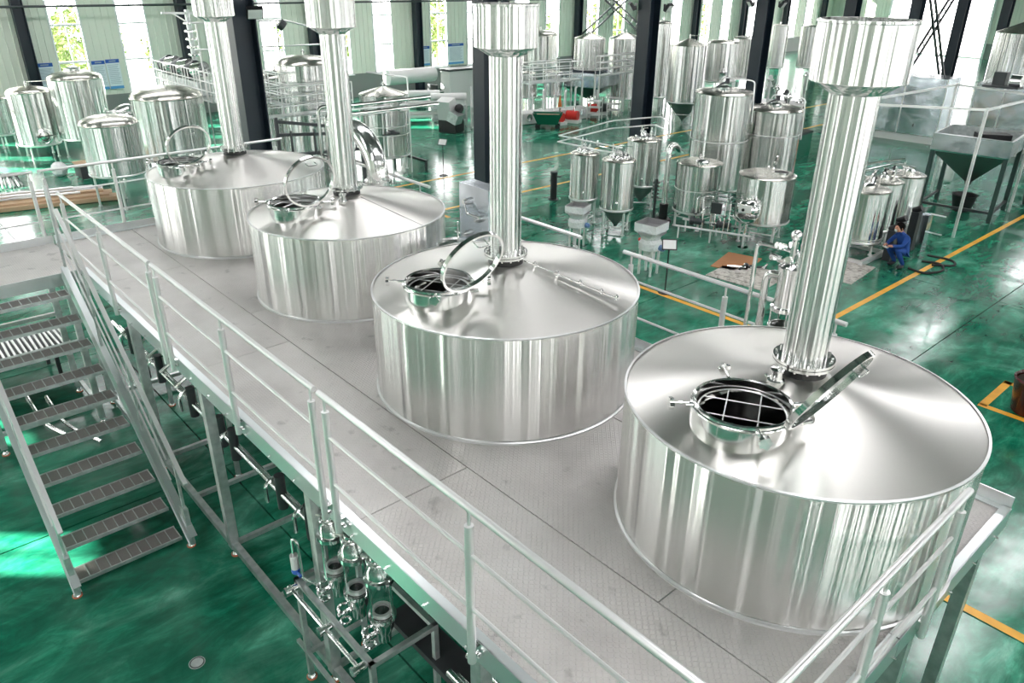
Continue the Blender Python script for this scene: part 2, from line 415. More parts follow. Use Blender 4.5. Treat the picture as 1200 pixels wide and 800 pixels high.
# roof
ce = struct('ceiling', MB().box(((XW + XE) / 2, (YS + YN) / 2, ROOF_Z + .1), (XE - XW + .6, YN - YS + .6, .2)), M_ROOF, smooth=False)
sp = None
for x, y in ROOF_FILLS:
    if sp is None: sp = MB().box((0, 0, 0), (1.4, 9.2, .04)).build('fill_glow_panel', M_FILLGLOW, ce, smooth=False); o = sp  # added glowing strip, out of view above each roof fill light
    else: o = copyobj(sp, ce)
    o.location = (x, y, ROOF_Z - .05)
for k in range(13):
    y = .5 + 7 * k - 7
    MB().box(((XW + XE) / 2, y, ROOF_Z - .35), (XE - XW, .2, .5)).build('roof_beam', M_NAVY, ce, smooth=False)
for x in range(-39, 13, 4): MB().box((x, (YS + YN) / 2, ROOF_Z - .1), (.08, YN - YS, .14)).build('purlin', M_GALV, ce, smooth=False)
# outside ground
struct('ground', MB().box((-10, 35, -.3), (170, 190, .2)), M_CONC, smooth=False)

# columns: H-section, navy
def hcol(x, y, w, h, name='building_column'):
    mb = MB(); mb.box((0, -w / 2, h / 2), (w, .03, h)).box((0, w / 2, h / 2), (w, .03, h)).box((0, 0, h / 2), (.03, w - .03, h))
    o = mb.build(name, M_NAVY, None, smooth=False); o['kind'] = 'structure'; o.location = (x, y, 0); o.rotation_euler = (0, 0, 0); return o
COLY = (7.45, 14.4, 21.4, 28.35, 35.4, 42.1, 47.9, 54.7, 61.7, 68.7)
for y in COLY:
    o = hcol(-17.4, y, .5, ROOF_Z - .1)
    MB().box((0, 0, .015), (.75, .75, .03)).build('base_plate', M_NAVY, o, smooth=False)
for y in COLY: hcol(9.0, y, .5, ROOF_Z - .1)
for k in range(-1, 12): hcol(-41.1, .7 + 7 * k, .42, ROOF_Z - .1, 'wall_column')
# long rod along the far wall
o = MB().cyl((-40.8, -11, 5.35), (-40.8, 78, 4.95), .05, 8).build('tie_rod', M_DARKST, None); o['kind'] = 'structure'
# lattice braces between columns
def brace(name, a, b, label, w=.45):
    a, b = Vector(a), Vector(b); d = (b - a); ln = d.length; d.normalize(); up = d.cross(Vector((1, 0, 0))).normalized()
    mb = MB()
    for s_ in (-1, 1): mb.bar(a + up * s_ * w / 2, b + up * s_ * w / 2, .1)
    k = int(ln / .55)
    for i in range(k + 1):
        p = a + d * (ln * i / k); mb.bar(p - up * w / 2, p + up * w / 2, .04)
    o = mb.build(name, M_DARKST, None, smooth=False); o['kind'] = 'structure'; o['label'] = label; return o
brace('lattice_brace', (-17.25, 42.35, 6.7), (-17.25, 47.2, 1.2), 'dark lattice brace')
brace('lattice_brace', (-17.55, 47.6, 6.7), (-17.55, 42.4, 1.9), 'dark lattice brace')
brace('lattice_brace', (-40.6, 42.9, 6.4), (-40.6, 49.5, 2.6), 'dark lattice brace')
brace('lattice_brace', (-40.8, 49.5, 6.4), (-40.8, 42.9, 2.6), 'dark lattice brace')

# floodlights high on the columns
def flood(x, y, z, rz, label):
    t = thing('floodlight', label, 'floodlight', (x, y, z), rz, 'floodlights on the steel columns')
    R = Matrix.Rotation(math.radians(35), 3, 'Y')
    MB().box((.12, 0, 0), (.09, .34, .26), M=R).build('lamp_housing', M_BLACK, t, smooth=False)
    MB().box((.17, 0, -.035), (.012, .29, .21), M=R).build('lens', M_WHITE, t, smooth=False)
    MB().box((.03, 0, 0), (.12, .05, .05)).box((-.02, 0, 0), (.03, .12, .2)).build('bracket', M_BLACK, t, smooth=False)
    return t
flood(-17.02, 7.62, 5.88, -.25, 'white faced floodlight on the navy column behind the farthest big kettle')
flood(-17.0, 21.72, 5.7, .2, 'tilted floodlight on the right side of the column in the middle of the hall')
flood(-17.75, 21.1, 5.72, -2.2, 'dark floodlight on the left side of the column in the middle of the hall')
flood(-17.0, 28.68, 5.68, .2, 'pale floodlight on the right of the column behind the two tall tanks')
flood(-17.75, 28.05, 5.7, -2.2, 'dark floodlight on the left of the column behind the two tall tanks')

# posters on the far wall
def poster(y0, y1, z0, z1, label, foot=False, n=14):
    t = thing('poster', label, 'poster', (XW + .06, (y0 + y1) / 2, z0), 0)
    w, h = y1 - y0, z1 - z0
    MB().box((0, 0, h / 2), (.02, w, h)).build('sheet', mat('poster_paper', (.75, .82, .88), .5), t, smooth=False)
    MB().box((.012, 0, h - .09), (.008, w, .16)).build('header', mat('poster_blue', (.02, .10, .42), .5), t, smooth=False)
    if foot: MB().box((.012, 0, .07), (.008, w, .12)).build('footer', mat('poster_light_blue', (.1, .35, .7), .5), t, smooth=False)
    tx = MB()
    for i in range(n):
        z = h - .26 - i * (h - .45) / n
        tx.box((.012, -w * .02 * (i % 3), z), (.006, w * (.8 - .06 * (i % 3)), .018))
    tx.box((.018, 0, h - .09), (.004, w * .5, .05))
    o = tx.build('text_lines', mat('poster_text', (.35, .42, .5), .6), t, smooth=False)
poster(7.95, 8.62, 1.75, 2.9, 'white notice with blue header, alone beside the corner column')
poster(10.25, 10.83, 1.55, 2.87, 'left one of the paired notices with blue footer between two windows', True)
poster(10.87, 11.48, 1.55, 2.9, 'right one of the paired notices with blue footer between two windows', True)
poster(29.05, 29.75, 1.45, 2.6, 'narrow pale blue notice beside the dark wall column', True)
poster(31.2, 32.45, 1.4, 2.65, 'wide white and blue notice between two windows', True)

# trees outside
lv = MB(); rr = random.Random(3)
for i in range(1500):
    th, ph = rr.uniform(0, 2 * PI), math.acos(rr.uniform(-.8, 1)); q = rr.uniform(.72, 1) * (1 + .18 * math.sin(3 * th) * math.sin(4 * ph))
    p = Vector((1.7 * q * math.sin(ph) * math.cos(th), 1.7 * q * math.sin(ph) * math.sin(th), 3.1 + 2.0 * q * math.cos(ph)))
    a = Vector((rr.gauss(0, 1), rr.gauss(0, 1), rr.gauss(0, 1))).normalized() * .16; b = a.cross(Vector((rr.gauss(0, 1), rr.gauss(0, 1), 1))).normalized() * .09
    lv.add([p - a, p - b, p + a, p + b], [(0, 1, 2, 3)])
tk = MB().tube([(0, 0, 0), (.05, .02, 1.2), (0, .1, 2.4), (.1, 0, 3.4)], .11, 8)
for a in range(5): tk.tube([(0, .05, 1.6 + a * .2), (.5 * math.cos(a * 1.3), .5 * math.sin(a * 1.3), 2.5 + a * .2), (.9 * math.cos(a * 1.3), .9 * math.sin(a * 1.3), 3.4)], .04, 5)
t0 = thing('tree', 'green leafy tree outside the tall windows', 'tree', (-47, 5.5, -.2), 0, 'trees outside the far windows')
lf = lv.build('crown', M_LEAF, t0, smooth=False); lf['kind'] = 'stuff'; tk.build('trunk', M_BARK, t0)
ORD = 'first second third fourth fifth sixth seventh eighth ninth tenth eleventh twelfth thirteenth fourteenth'.split()
t0['label'] = 'first leafy tree from the left outside the far windows'
for i, y in enumerate((9.2, 12.6, 16.4, 20.3, 24.5, 28.7, 33, 37.4, 42, 47, 53, 60, 67)):
    c = copy_tree(t0, (-47.4 - (i % 2) * 3.6, y, -.2), i * 1.3, 'green leafy tree outside the tall windows', 'trees outside the far windows')
    c['label'] = ORD[i + 1] + ' leafy tree from the left outside the far windows'
    c.scale = (1.05 + .1 * (i % 2),) * 2 + ((.92, 1.02, .85)[i % 3],)
# ================================================================== BREWHOUSE PLATFORM
DZ = 2.65
pf = thing('platform', 'long raised tread plate platform on galvanised legs carrying the four big kettles', 'platform', (-7.5, 2.3, 0))
FX = [-13.85, -11.4, -7.95, -4.5, -1.05]; BX = [-13.85, -12.36, -9.05, -5.62, -2.33, -1.05]
def plate(x0, x1, y0, y1):
    MB().box(((x0 + x1) / 2, (y0 + y1) / 2, DZ - .012), (x1 - x0 - .010, y1 - y0 - .010, .024)).build('deck_plate', M_DECK, pf, world=True, smooth=False)
for i in range(4): plate(FX[i], FX[i + 1], 2.29, 3.47)
for i in range(5):
    plate(BX[i], BX[i + 1], 3.47, 5.11); plate(BX[i], BX[i + 1], 5.11, 6.5)
def chan(a, b, nm='edge_channel'):
    a, b = Vector(a), Vector(b); d = (b - a).normalized(); nrm = Vector((-d.y, d.x, 0))
    mb = MB(); c = (a + b) / 2; rz = math.atan2(d.y, d.x); ln = (b - a).length
    mb.box(c, (ln, .008, .19), rz)
    for s_ in (-1, 1): mb.box(c + nrm * .035 + Vector((0, 0, s_ * .091)), (ln, .07, .008), rz)
    return mb.build(nm, M_PLATE, pf, world=True, smooth=False)
for i in range(4): chan((FX[i] + .002 if i else -12.25, 2.285, DZ - .082), (FX[i + 1] - .002, 2.285, DZ - .082))
for a, b in ((2.29, 4.4), (4.41, 6.5)): chan((-1.045, a, DZ - .07), (-1.045, b, DZ - .07))
chan((-1.05, 6.51, DZ - .082), (-7.5, 6.51, DZ - .082)); chan((-7.51, 6.51, DZ - .082), (-13.85, 6.51, DZ - .082))
chan((-13.86, 6.5, DZ - .082), (-13.86, 2.3, DZ - .082))
MB().box((-7.45, 6.512, DZ + .06), (12.8, .01, .13)).build('toe_board', M_PLATE, pf, world=True, smooth=False)
MB().box((-13.862, 4.4, DZ + .06), (.01, 4.2, .13)).build('toe_board', M_PLATE, pf, world=True, smooth=False)
# bolts along the channels
bolt = None
def bolt_at(x, y, z, ax='y'):
    global bolt
    if bolt is None:
        bolt = MB().cyl((0, .006, 0), (0, -.012, 0), .013, 6).cyl((0, -.012, 0), (0, -.03, 0), .0075, 8).build('bolt', M_STEEL, pf, smooth=False); o = bolt
    else: o = copyobj(bolt, pf)
    o.location = Vector((x, y, z)) - pf.location
    o.rotation_euler = (0, 0, PI / 2 if ax == 'x' else 0)
for k in range(22): bolt_at(-12.0 + .5 * k, 2.28, DZ - .115)
for k in range(9): bolt_at(-1.04, 2.5 + .46 * k, DZ - .09, 'x')
# legs, floor beams, cross beams, feet
legs_x = (-12.95, -10.45, -7.93, -5.41, -2.98, -1.17)
M_FOOTB = mat('blue_bolt_cap', (.02, .1, .4), .4)
def foot(x, y, parent, zt=.1):
    o = MB().cyl((x, y, .0), (x, y, .02), .055, 16).build('foot_pad', M_FOOT, parent, world=True)
    o = MB().lathe([(.0, .055), (.03, .05), (.045, .03), (.048, .02)], 14, (x, y, 0)).cyl((x, y, .04), (x, y, zt), .014, 8).build('levelling_foot', M_STEEL, parent, world=True)
for x in legs_x:
    for y in (2.38, 4.4, 6.38):
        if y == 4.4 and x > -2: continue
        MB().box((x, y, (DZ - .18 + .1) / 2 + .03), (.11, .11, DZ - .18 - .1)).build('leg', M_GALV, pf, world=True, smooth=False)
        foot(x, y, pf)
    MB().box((x, 4.38, .17), (.06, 3.9, .06)).build('floor_beam', M_GALV, pf, world=True, smooth=False)
    MB().box((x, 4.38, DZ - .24), (.08, 4.1, .12)).build('cross_beam', M_GALV, pf, world=True, smooth=False)
for y in (2.38, 6.38):
    for i in range(5):
        a, b = legs_x[i] + .056, legs_x[i + 1] - .056
        MB().box(((a + b) / 2, y, .17), (b - a, .08, .09)).build('floor_beam', M_GALV, pf, world=True, smooth=False)
        MB().box(((a + b) / 2, y, DZ - .25), (b - a, .06, .1)).build('long_beam', M_GALV, pf, world=True, smooth=False)
for x in (-9.2, -6.7, -4.2): MB().box((x, 3.3, .17), (.06, 1.75, .06)).build('floor_beam', M_GALV, pf, world=True, smooth=False)
MB().box((-1.17, 4.9, 1.25), (.16, .1, 2.3)).build('leg', M_GALV, pf, world=True, smooth=False)

# ---- landing and stair
st = thing('staircase', 'steel staircase with grated treads leading up to the landing', 'staircase', (-8.5, 1.35, 0))
treads = []
N_T = 10
tr0 = None
for k in range(N_T):
    x, z = -8.60 - .345 * k, .09 + .2665 * k
    if tr0 is None:
        mb = MB()
        for yy in (-.0,):
            mb.box((0, 0, -.02), (.02, 1.22, .045)).box((-.27, 0, -.02), (.02, 1.22, .045))
            for s_ in (-1, 1): mb.box((-.135, s_ * .6, -.02), (.25, .012, .045))
        tr0 = mb.build('tread', M_GALV, st, smooth=False)
        gb = MB()
        for q in range(13): gb.box((-.02 - .0192 * q, 0, -.012), (.009, 1.19, .022))
        o = gb.build('grating_bars', mat('grating_steel', (.36, .34, .32), .5, .5), tr0, smooth=False); o['kind'] = 'stuff'
        dv = None
        for q in range(9):
            if dv is None: dv = MB().box((0, 0, 0), (.25, .012, .02)).build('grating_divider', M_GALV, tr0, smooth=False); o = dv
            else: o = copyobj(dv, tr0)
            o.location = (-.135, -.48 + .12 * q, .002)
        c = tr0
    else:
        c = copyobj(tr0, st)
        for ch in tr0.children: copyobj(ch, c)
    c.location = (x + 8.5, 1.345 - 1.35, z)
sl = .2665 / .345
for y in (.70, 1.985):
    sgn = -1 if y < 1 else 1
    mb = MB(); p0 = Vector((-8.30, y, .20)); p1 = Vector((-12.1, y, 2.62 + .1))
    mb.bar(p0, p1, .012, .24)
    for q in (-1, 1):
        off = Vector((sl, 0, 1)).normalized() * .12 * q
        mb.bar(p0 + off + Vector((0, sgn * .025, 0)), p1 + off + Vector((0, sgn * .035, 0)), .085, .012)
    mb.build('stringer', M_PLATE, st, world=True, smooth=False)
    MB().box((-8.42, y + sgn * .03, .36), (.13, .06, .55)).build('stringer_foot', M_GALV, st, world=True, smooth=False)
    foot(-8.46, y + sgn * .03, st, .12)
    # handrail of square tube with three slanted rails
    yh = y + sgn * .03
    def hp(x, h): return (x, yh, .16 + (-8.42 - x) * sl + h)
    MB().bar(hp(-8.12, 1.22), hp(-11.55, 1.18), .05, .045).build('handrail', M_RAIL, st, world=True, smooth=False)
    for h in (.55, .86): MB().bar(hp(-8.75, h - .1), hp(-11.7, h - .1), .02).build('mid_rail', M_RAIL, st, world=True, smooth=False)
    for x in (-8.42, -9.6, -10.8, -11.9):
        zt = hp(x, 1.17)[2]; z0 = hp(x, 0)[2]
        MB().box((x, yh, (zt + z0) / 2), (.045, .03, zt - z0)).build('rail_post', M_GALV, st, world=True, smooth=False)
ld = thing('landing', 'stair landing of pale tread plate joined to the far end of the platform', 'landing', (-13, 1.2, 0))
for y0, y1 in ((1.15, 2.27), (-.15, 1.14), (-1.6, -.16)):
    MB().box((-13.05, (y0 + y1) / 2, DZ - .012), (1.6, y1 - y0, .024)).build('deck_plate', M_DECK, ld, world=True, smooth=False)
MB().box((-12.24, .33, DZ - .09), (.012, 3.9, .19)).build('edge_channel', M_PLATE, ld, world=True, smooth=False)
MB().box((-13.86, .33, DZ - .02), (.012, 3.9, .3)).build('toe_board', M_PLATE, ld, world=True, smooth=False)
for x, y in ((-12.35, .66), (-12.35, 2.05), (-13.75, .66), (-13.75, 2.05), (-12.35, -1.4), (-13.75, -1.4)):
    MB().box((x, y, 1.29), (.09, .09, 2.36)).build('leg', M_GALV, ld, world=True, smooth=False); foot(x, y, ld, .12)
for z in (.35, 1.5):
    for x in (-12.35, -13.75): MB().box((x, .4, z), (.06, 3.2, .06)).build('tie_beam', M_GALV, ld, world=True, smooth=False)
for y in (.66, 2.05): MB().box((-13.05, y, .35), (1.35, .06, .06)).build('tie_beam', M_GALV, ld, world=True, smooth=False)

# ---- railings
def railing(label, a, b, posts, ztop=3.8, side=-1, name='railing', mids=(3.45, 3.01), zfoot=2.53, sleeve=True, group='railings round the platform'):
    """a, b = ends of the top rail (x, y); posts = distances from a"""
    a, b = Vector((*a, 0)), Vector((*b, 0)); d = b - a; ln = d.length; rz = math.atan2(d.y, d.x)
    t = thing(name, label, 'railing', (a.x, a.y, 0), rz, group)
    MB().tube([(0, 0, ztop), (ln, 0, ztop)], .024, 12).build('top_rail', M_RAIL, t)
    for z in mids:
        MB().tube([(posts[0], 0, z), (posts[-1], 0, z)], .0145, 8).build('mid_rail', M_RAIL, t)
    for q in posts:
        p = MB().cyl((q, 0, zfoot), (q, 0, ztop - .13), .03, 14).build('post', M_RAIL, t)
        MB().cyl((q, 0, ztop - .135), (q, 0, ztop - .01), .0115, 8).cyl((q, 0, ztop - .15), (q, 0, ztop - .128), .022, 12).build('post_pin', M_RAIL, p)
        MB().box((q, -side * .035, zfoot + .09), (.05, .05, .08)).cyl((q + .04, -side * .02, zfoot + .06), (q + .04, -side * .05, zfoot + .06), .014, 8).build('clamp', M_STEEL, p, smooth=False)
    return t
YF = 2.222
railing('front railing beside the top of the staircase, three posts', (-12.28, YF), (-8.47, YF), [.1, 1.85, 3.72])
railing('front railing in front of the second kettle from the far end', (-8.40, YF), (-4.77, YF), [.06, 1.83, 3.56])
railing('front railing running towards the near end before the two nearest kettles', (-4.70, YF), (-.98, YF), [.08, 1.82, 3.6])
railing('short railing across the near end of the platform', (-1.0, 2.28), (-1.0, 4.76), [.12, 1.36, 2.42], 3.74, mids=(3.41, 2.98))
railing('far end railing over the landing, left of the paired posts', (-13.9, -1.5), (-13.9, 2.24), [.2, 1.9, 3.68], 3.81, 1)
railing('far end railing behind the farthest big kettle', (-13.9, 2.31), (-13.9, 6.45), [.07, 1.1, 2.6, 4.0], 3.81, 1)
railing('rear railing piece between the second and third kettles, by the duct elbow', (-11.6, 6.545), (-9.25, 6.545), [.2, 2.1], 3.77, 1)
railing('rear railing piece behind the chimney of the third kettle', (-8.05, 6.545), (-6.1, 6.545), [.1, 1.85], 3.76, 1)
railing('rear railing piece passing the wrapped mills, behind the two nearest kettles', (-5.42, 6.545), (-2.72, 6.545), [.12, 1.4, 2.6], 3.76, 1)

# ================================================================== KETTLES
def kettle(cx, cy, R, label, mway_r, mrad=.335, lid=58, extra=None):
    t = thing('brew_kettle', label, 'kettle', (cx, cy, DZ), 0, 'big brew kettles on the platform')
    H = 1.09; zc = 1.33; rn = .17
    slope = (zc - H) / (R - rn)
    MB().lathe([(R, .0), (R, H - .01), (R - .004, H)], 128).build('shell', M_SHELL, t)
    MB().lathe([(R + .003, 0), (R + .022, 0), (R + .022, .018), (R + .008, .024), (R + .003, .03)], 96).build('base_ring', M_RAIL, t)
    MB().lathe([(R - .012, H - .004), (R + .008, H - .004), (R + .008, H + .010), (R - .012, H + .012)], 128).build('rim_edge', M_RAIL, t)
    # cone with a real opening under the manway
    mb = MB(); na, nr = 220, 46; mx_, my = 0, -mway_r
    rs = [rn - .01 + (R - .006 - rn + .01) * (i / nr) for i in range(nr + 1)]
    for r_ in rs:
        # slightly domed near the rim like the pressed cone
        z = H + (R - r_) * slope + .012 * math.sin(PI * min(1, (R - r_) / (R - rn)))
        for i in range(na): mb.v.append((r_ * math.cos(2 * PI * i / na), r_ * math.sin(2 * PI * i / na), z))
    for k in range(nr):
        for i in range(na):
            a, b, c, d = k * na + i, k * na + (i + 1) % na, (k + 1) * na + (i + 1) % na, (k + 1) * na + i
            px = (mb.v[a][0] + mb.v[c][0]) / 2; py = (mb.v[a][1] + mb.v[c][1]) / 2
            if math.hypot(px - mx_, py - my) > mrad - .022: mb.f.append((a, b, c, d))
    mb.build('cone_roof', M_CONE, t, angle=60)
    zt = H + (R - mway_r) * slope + .145       # top of the collar
    col_ = MB().lathe([(mrad - .012, -.30), (mrad - .012, .0), (mrad, .008), (mrad + .012, 0), (mrad + .012, -.26)], 64, (0, -mway_r, zt)).build('manway_collar', M_STEEL, t)
    MB().ring((0, -mway_r, zt - .03), mrad + .014, .011, 64, 8).build('collar_bead', M_STEEL, col_)
    MB().ring((0, -mway_r, zt - .075), mrad + .006, .006, 64, 6).build('gasket', M_RUBBER, col_)
    gr = MB().ring((0, -mway_r, zt - .07), mrad - .035, .007, 48, 6)
    for q in (-.115, .115):
        hl = math.sqrt((mrad - .035) ** 2 - q * q)
        for a_ in (0, PI / 2):
            u = Vector((math.cos(a_ + .5), math.sin(a_ + .5), 0)); v = Vector((-u.y, u.x, 0))
            gr.tube([Vector((0, -mway_r, zt - .07)) + u * q - v * hl, Vector((0, -mway_r, zt - .07)) + u * q + v * hl], .0055, 6)
    gr.build('safety_grid', M_RAIL, col_)
    for k in range(4):   # star knob clamps
        a_ = math.radians(49 + 90 * k); u = Vector((math.cos(a_), math.sin(a_), 0)); c = Vector((0, -mway_r, zt - .008))
        p0, p1 = c + u * (mrad + .012), c + u * (mrad + .15)
        kb = MB().cyl(p0 + Vector((0, 0, -.01)), p0 + u * .05 + Vector((0, 0, -.01)), .016, 10).cyl(p0 + u * .03, p1, .008, 8)
        kb.cyl(p0 + u * .075, p0 + u * .105, .014, 8)
        v = Vector((-u.y, u.x, 0)); pr = []
        o0 = len(kb.v); n_ = 20
        for zz in (0, .03):
            for i in range(n_):
                r_ = .042 + .007 * math.cos(5 * 2 * PI * i / n_)
                kb.v.append(tuple(p1 + u * zz + (v * math.cos(2 * PI * i / n_) + Vector((0, 0, 1)) * math.sin(2 * PI * i / n_)) * r_))
        kb.f += [(o0 + i, o0 + (i + 1) % n_, o0 + n_ + (i + 1) % n_, o0 + n_ + i) for i in range(n_)] + [tuple(range(o0 + n_ - 1, o0 - 1, -1)), tuple(range(o0 + n_, o0 + 2 * n_))]
        kb.build('clamp_knob', M_STEEL, t)
    # lid, hinged on the +x side
    lr = mrad + .01
    M_ = Matrix.Rotation(-math.radians(lid), 3, 'Y'); hg = Vector((mrad + .055, -mway_r, zt - .005))
    def LP(x, y, z=0): return hg + M_ @ Vector((x, y, z))
    lm = MB().lathe([(lr - .022, -.02), (lr, -.02), (lr + .002, .02), (lr - .02, .022), (lr - .022, -.02)], 64, LP(lr + .03, 0), M_)
    lo = lm.build('lid_rim', M_STEEL, t)
    MB().lathe([(.002, .035), (lr * .5, .028), (lr - .021, .005), (lr - .021, -.002), (lr * .5, .02), (.002, .027)], 48, LP(lr + .03, 0), M_).build('lid_glass', M_GLASS, lo)
    MB().tube(bend([LP(2 * lr - .06, -.06, .01), LP(2 * lr - .06, -.06, -.07), LP(2 * lr - .06, .06, -.07), LP(2 * lr - .06, .06, .01)], .02), .006, 6).build('lid_handle', M_STEEL, lo)
    hm = MB().cyl(hg + Vector((0, -.07, 0)), hg + Vector((0, .07, 0)), .014, 10)
    for s_ in (-.05, .05): hm.bar(hg + Vector((-.05, s_, -.02)), hg + Vector((.0, s_, 0)), .014, .03).bar(LP(0, s_), LP(.05, s_), .014, .02)
    hm.cyl(hg + Vector((.0, .09, -.02)), hg + Vector((.03, .16, -.02)), .02, 10)
    hm.build('hinge', M_STEEL, t)
    # neck, flange, duct
    MB().lathe([(rn + .012, zc - .02), (rn + .008, zc + .07)], 40).build('neck_gasket', mat('dark_neck', (.05, .05, .05), .35, .8), t)
    fg = MB()
    for za in (zc + .07, zc + .098): fg.lathe([(.155, za), (.222, za), (.222, za + .022), (.155, za + .022)], 48)
    fo = fg.build('flange', M_STEEL, t)
    bm_ = None
    for k in range(14):
        a_ = 2 * PI * k / 14
        if bm_ is None: bm_ = MB().cyl((.197, 0, zc + .05), (.197, 0, zc + .142), .009, 6).build('flange_bolt', M_STEEL, fo, smooth=False); o = bm_
        else: o = copyobj(bm_, fo)
        o.rotation_euler = (0, 0, a_)
    zt_ = 3.33
    MB().lathe([(.158, zc + .11), (.158, zt_)], 48).build('exhaust_duct', M_DUCT, t)
    MB().lathe([(.158, zt_ - .005), (.288, zt_ + .075)], 48).build('duct_taper', M_DUCT, t)
    MB().lathe([(.29, zt_ + .07), (.297, zt_ + .075), (.297, 3.745), (.303, 3.75), (.303, 3.765), (.290, 3.765), (.290, zt_ + .09)], 64).build('duct_cowl', M_DUCT, t)
    MB().lathe([(.158, zt_ + .02), (.29, zt_ + .1)], 32).build('cowl_floor', M_DARKST, t)
    return t
k4 = kettle(-2.34, 5.0, 1.30, 'big brushed steel kettle nearest the near railing, its lid seen edge on', .775, .335, 62)
k3 = kettle(-5.60, 4.88, 1.385, 'big steel kettle with a tilted glass lid and a thin spray pipe on its cone', .86, .325, 65)
k2 = kettle(-9.04, 5.03, 1.31, 'big steel kettle beside the fat duct elbow, second from the far end', .76, .325, 74)
k1 = kettle(-12.40, 4.92, 1.385, 'farthest big kettle, in front of the navy column', .90, .325, 66)
def nozzle(t, x, y, z):
    MB().lathe([(.045, -.03), (.045, .02), (.062, .025), (.062, .045), (.045, .05), (.042, .11), (.05, .115), (.05, .13), (.002, .135)], 20, (x, y, z)).cyl((x - .09, y, z + .05), (x - .04, y, z + .03), .012, 8).build('cleaning_nozzle', M_STEEL, t)
nozzle(k4, -.03, -.31, 1.30)
nozzle(k2, .28, -.22, 1.28)
# spray pipe with five clips on the third kettle
sp_ = MB(); pts = [Vector((.17, .10, 1.36)), Vector((1.2, .42, 1.17))]
sp_.tube(pts, .006, 6); sp_.build('spray_pipe', M_STEEL, k3)
for q in (.12, .36, .6, .82, .97):
    p = pts[0].lerp(pts[1], q)
    MB().cyl(p + Vector((0, 0, -.035)), p + Vector((0, 0, .035)), .010, 8).cyl(p + Vector((0, 0, .012)), p + Vector((0, 0, .02)), .02, 8).cyl(p + Vector((0, 0, -.02)), p + Vector((0, 0, -.012)), .018, 8).build('pipe_clip', M_STEEL, k3)
# weld seam on kettle two
MB().tube([(.25, .06, 1.318), (1.28, .33, 1.11)], .003, 4).build('weld_seam', M_DARKST, k2)

# duct elbow behind kettle two
t = thing('duct_elbow', 'fat polished duct elbow rising behind the second kettle from the far end', 'duct', (-10.2, 6.25, DZ))
pts = [(0, 0, .0), (0, 0, 1.15)] + [(-.62 + .62 * math.cos(a), 0, 1.15 + .62 * math.sin(a)) for a in [PI / 2 * k / 8 for k in range(1, 9)]] + [(-1.2, 0, 1.77)]
MB().tube(pts, .165, 32).build('bend_pipe', M_ELBOW, t)
fo = MB().lathe([(.165, 1.05), (.215, 1.05), (.215, 1.07), (.165, 1.07)], 36).lathe([(.165, 1.08), (.215, 1.08), (.215, 1.10), (.165, 1.10)], 36).build('flange', M_STEEL, t)
for k in range(12): MB().cyl((.193, 0, 1.03), (.193, 0, 1.12), .009, 6).build('flange_bolt', M_STEEL, fo, smooth=False).rotation_euler = (0, 0, 2 * PI * k / 12)
MB().lathe([(.17, -.0), (.19, 0), (.19, .02), (.17, .02)], 24).build('base_collar', M_STEEL, t)
MB().cyl((-1.2, 0, 0), (-1.2, 0, 1.95), .04, 12).build('support_pipe', M_RAIL, t)

# pair of thin standpipes between kettles one and two
t = thing('standpipes', 'pair of thin bent steel standpipes behind the second kettle from the far end', 'pipework', (-12.2, 6.38, DZ))
for q, h in ((0, 1.95), (.25, 1.85)):
    MB().tube(bend([(q, 0, 0), (q, 0, h), (q + .2, .55, h), (q + .2, 2.2, h)], .12), .028, 10).build('pipe', M_STEEL, t)
for z in (.5, 1.15): MB().box((.08, 0, z), (.3, .03, .03)).build('pipe_clamp', M_DARKST, t, smooth=False)
MB().cyl((.45, .1, .0), (.45, .1, 1.3), .05, 12).build('pipe', M_STEEL, t)
for z in (.55, .95): MB().cyl((.45, .03, z), (.45, -.12, z), .02, 8).cyl((.35, -.12, z), (.55, -.12, z), .012, 8).cyl((.45, .1, z - .04), (.45, .1, z + .04), .075, 14).build('valve', M_DARKST, t)

# control cabinet by the third kettle
t = thing('valve_cabinet', 'upright stainless valve panel behind the chimney of the third kettle', 'cabinet', (-7.88, 6.2, DZ), 0)
t.scale = (1, 1, 1.12)
MB().box((.12, .12, .72), (.62, .25, 1.2)).build('cabinet_body', M_BOXST, t, smooth=False)
MB().box((.12, .12, .06), (.5, .2, .12)).build('plinth', M_DARKST, t, smooth=False)
for i, (x, z) in enumerate(((.0, 1.12), (.24, .95), (-.02, .72), (.22, .58), (.05, .36))):
    MB().cyl((x, -.005, z), (x, -.06, z), .045, 16).cyl((x, -.06, z), (x, -.09, z), .028, 12).build('gauge', M_STEEL, t)
MB().tube(bend([(-.02, -.05, 1.12), (.1, -.1, 1.0), (.36, -.1, 1.0)], .04), .015, 8).tube(bend([(-.02, -.05, .72), (.0, -.1, .5), (.3, -.1, .5)], .04), .015, 8).build('front_pipe', M_STEEL, t)
t = thing('round_hatch', 'low round polished drum between the second and third kettles', 'drum', (-7.39, 5.62, DZ))
t.scale = (.8, .8, .93)
MB().lathe([(.30, 0), (.30, .92), (.33, .93), (.33, .98), (.29, 1.0), (.1, 1.03), (.002, 1.035)], 36).build('drum_body', M_STEEL, t)
MB().cyl((-.1, .1, 1.0), (-.1, .1, 1.25), .015, 8).cyl((-.16, .1, 1.1), (-.04, .1, 1.1), .01, 8).build('vent_valve', M_STEEL, t)

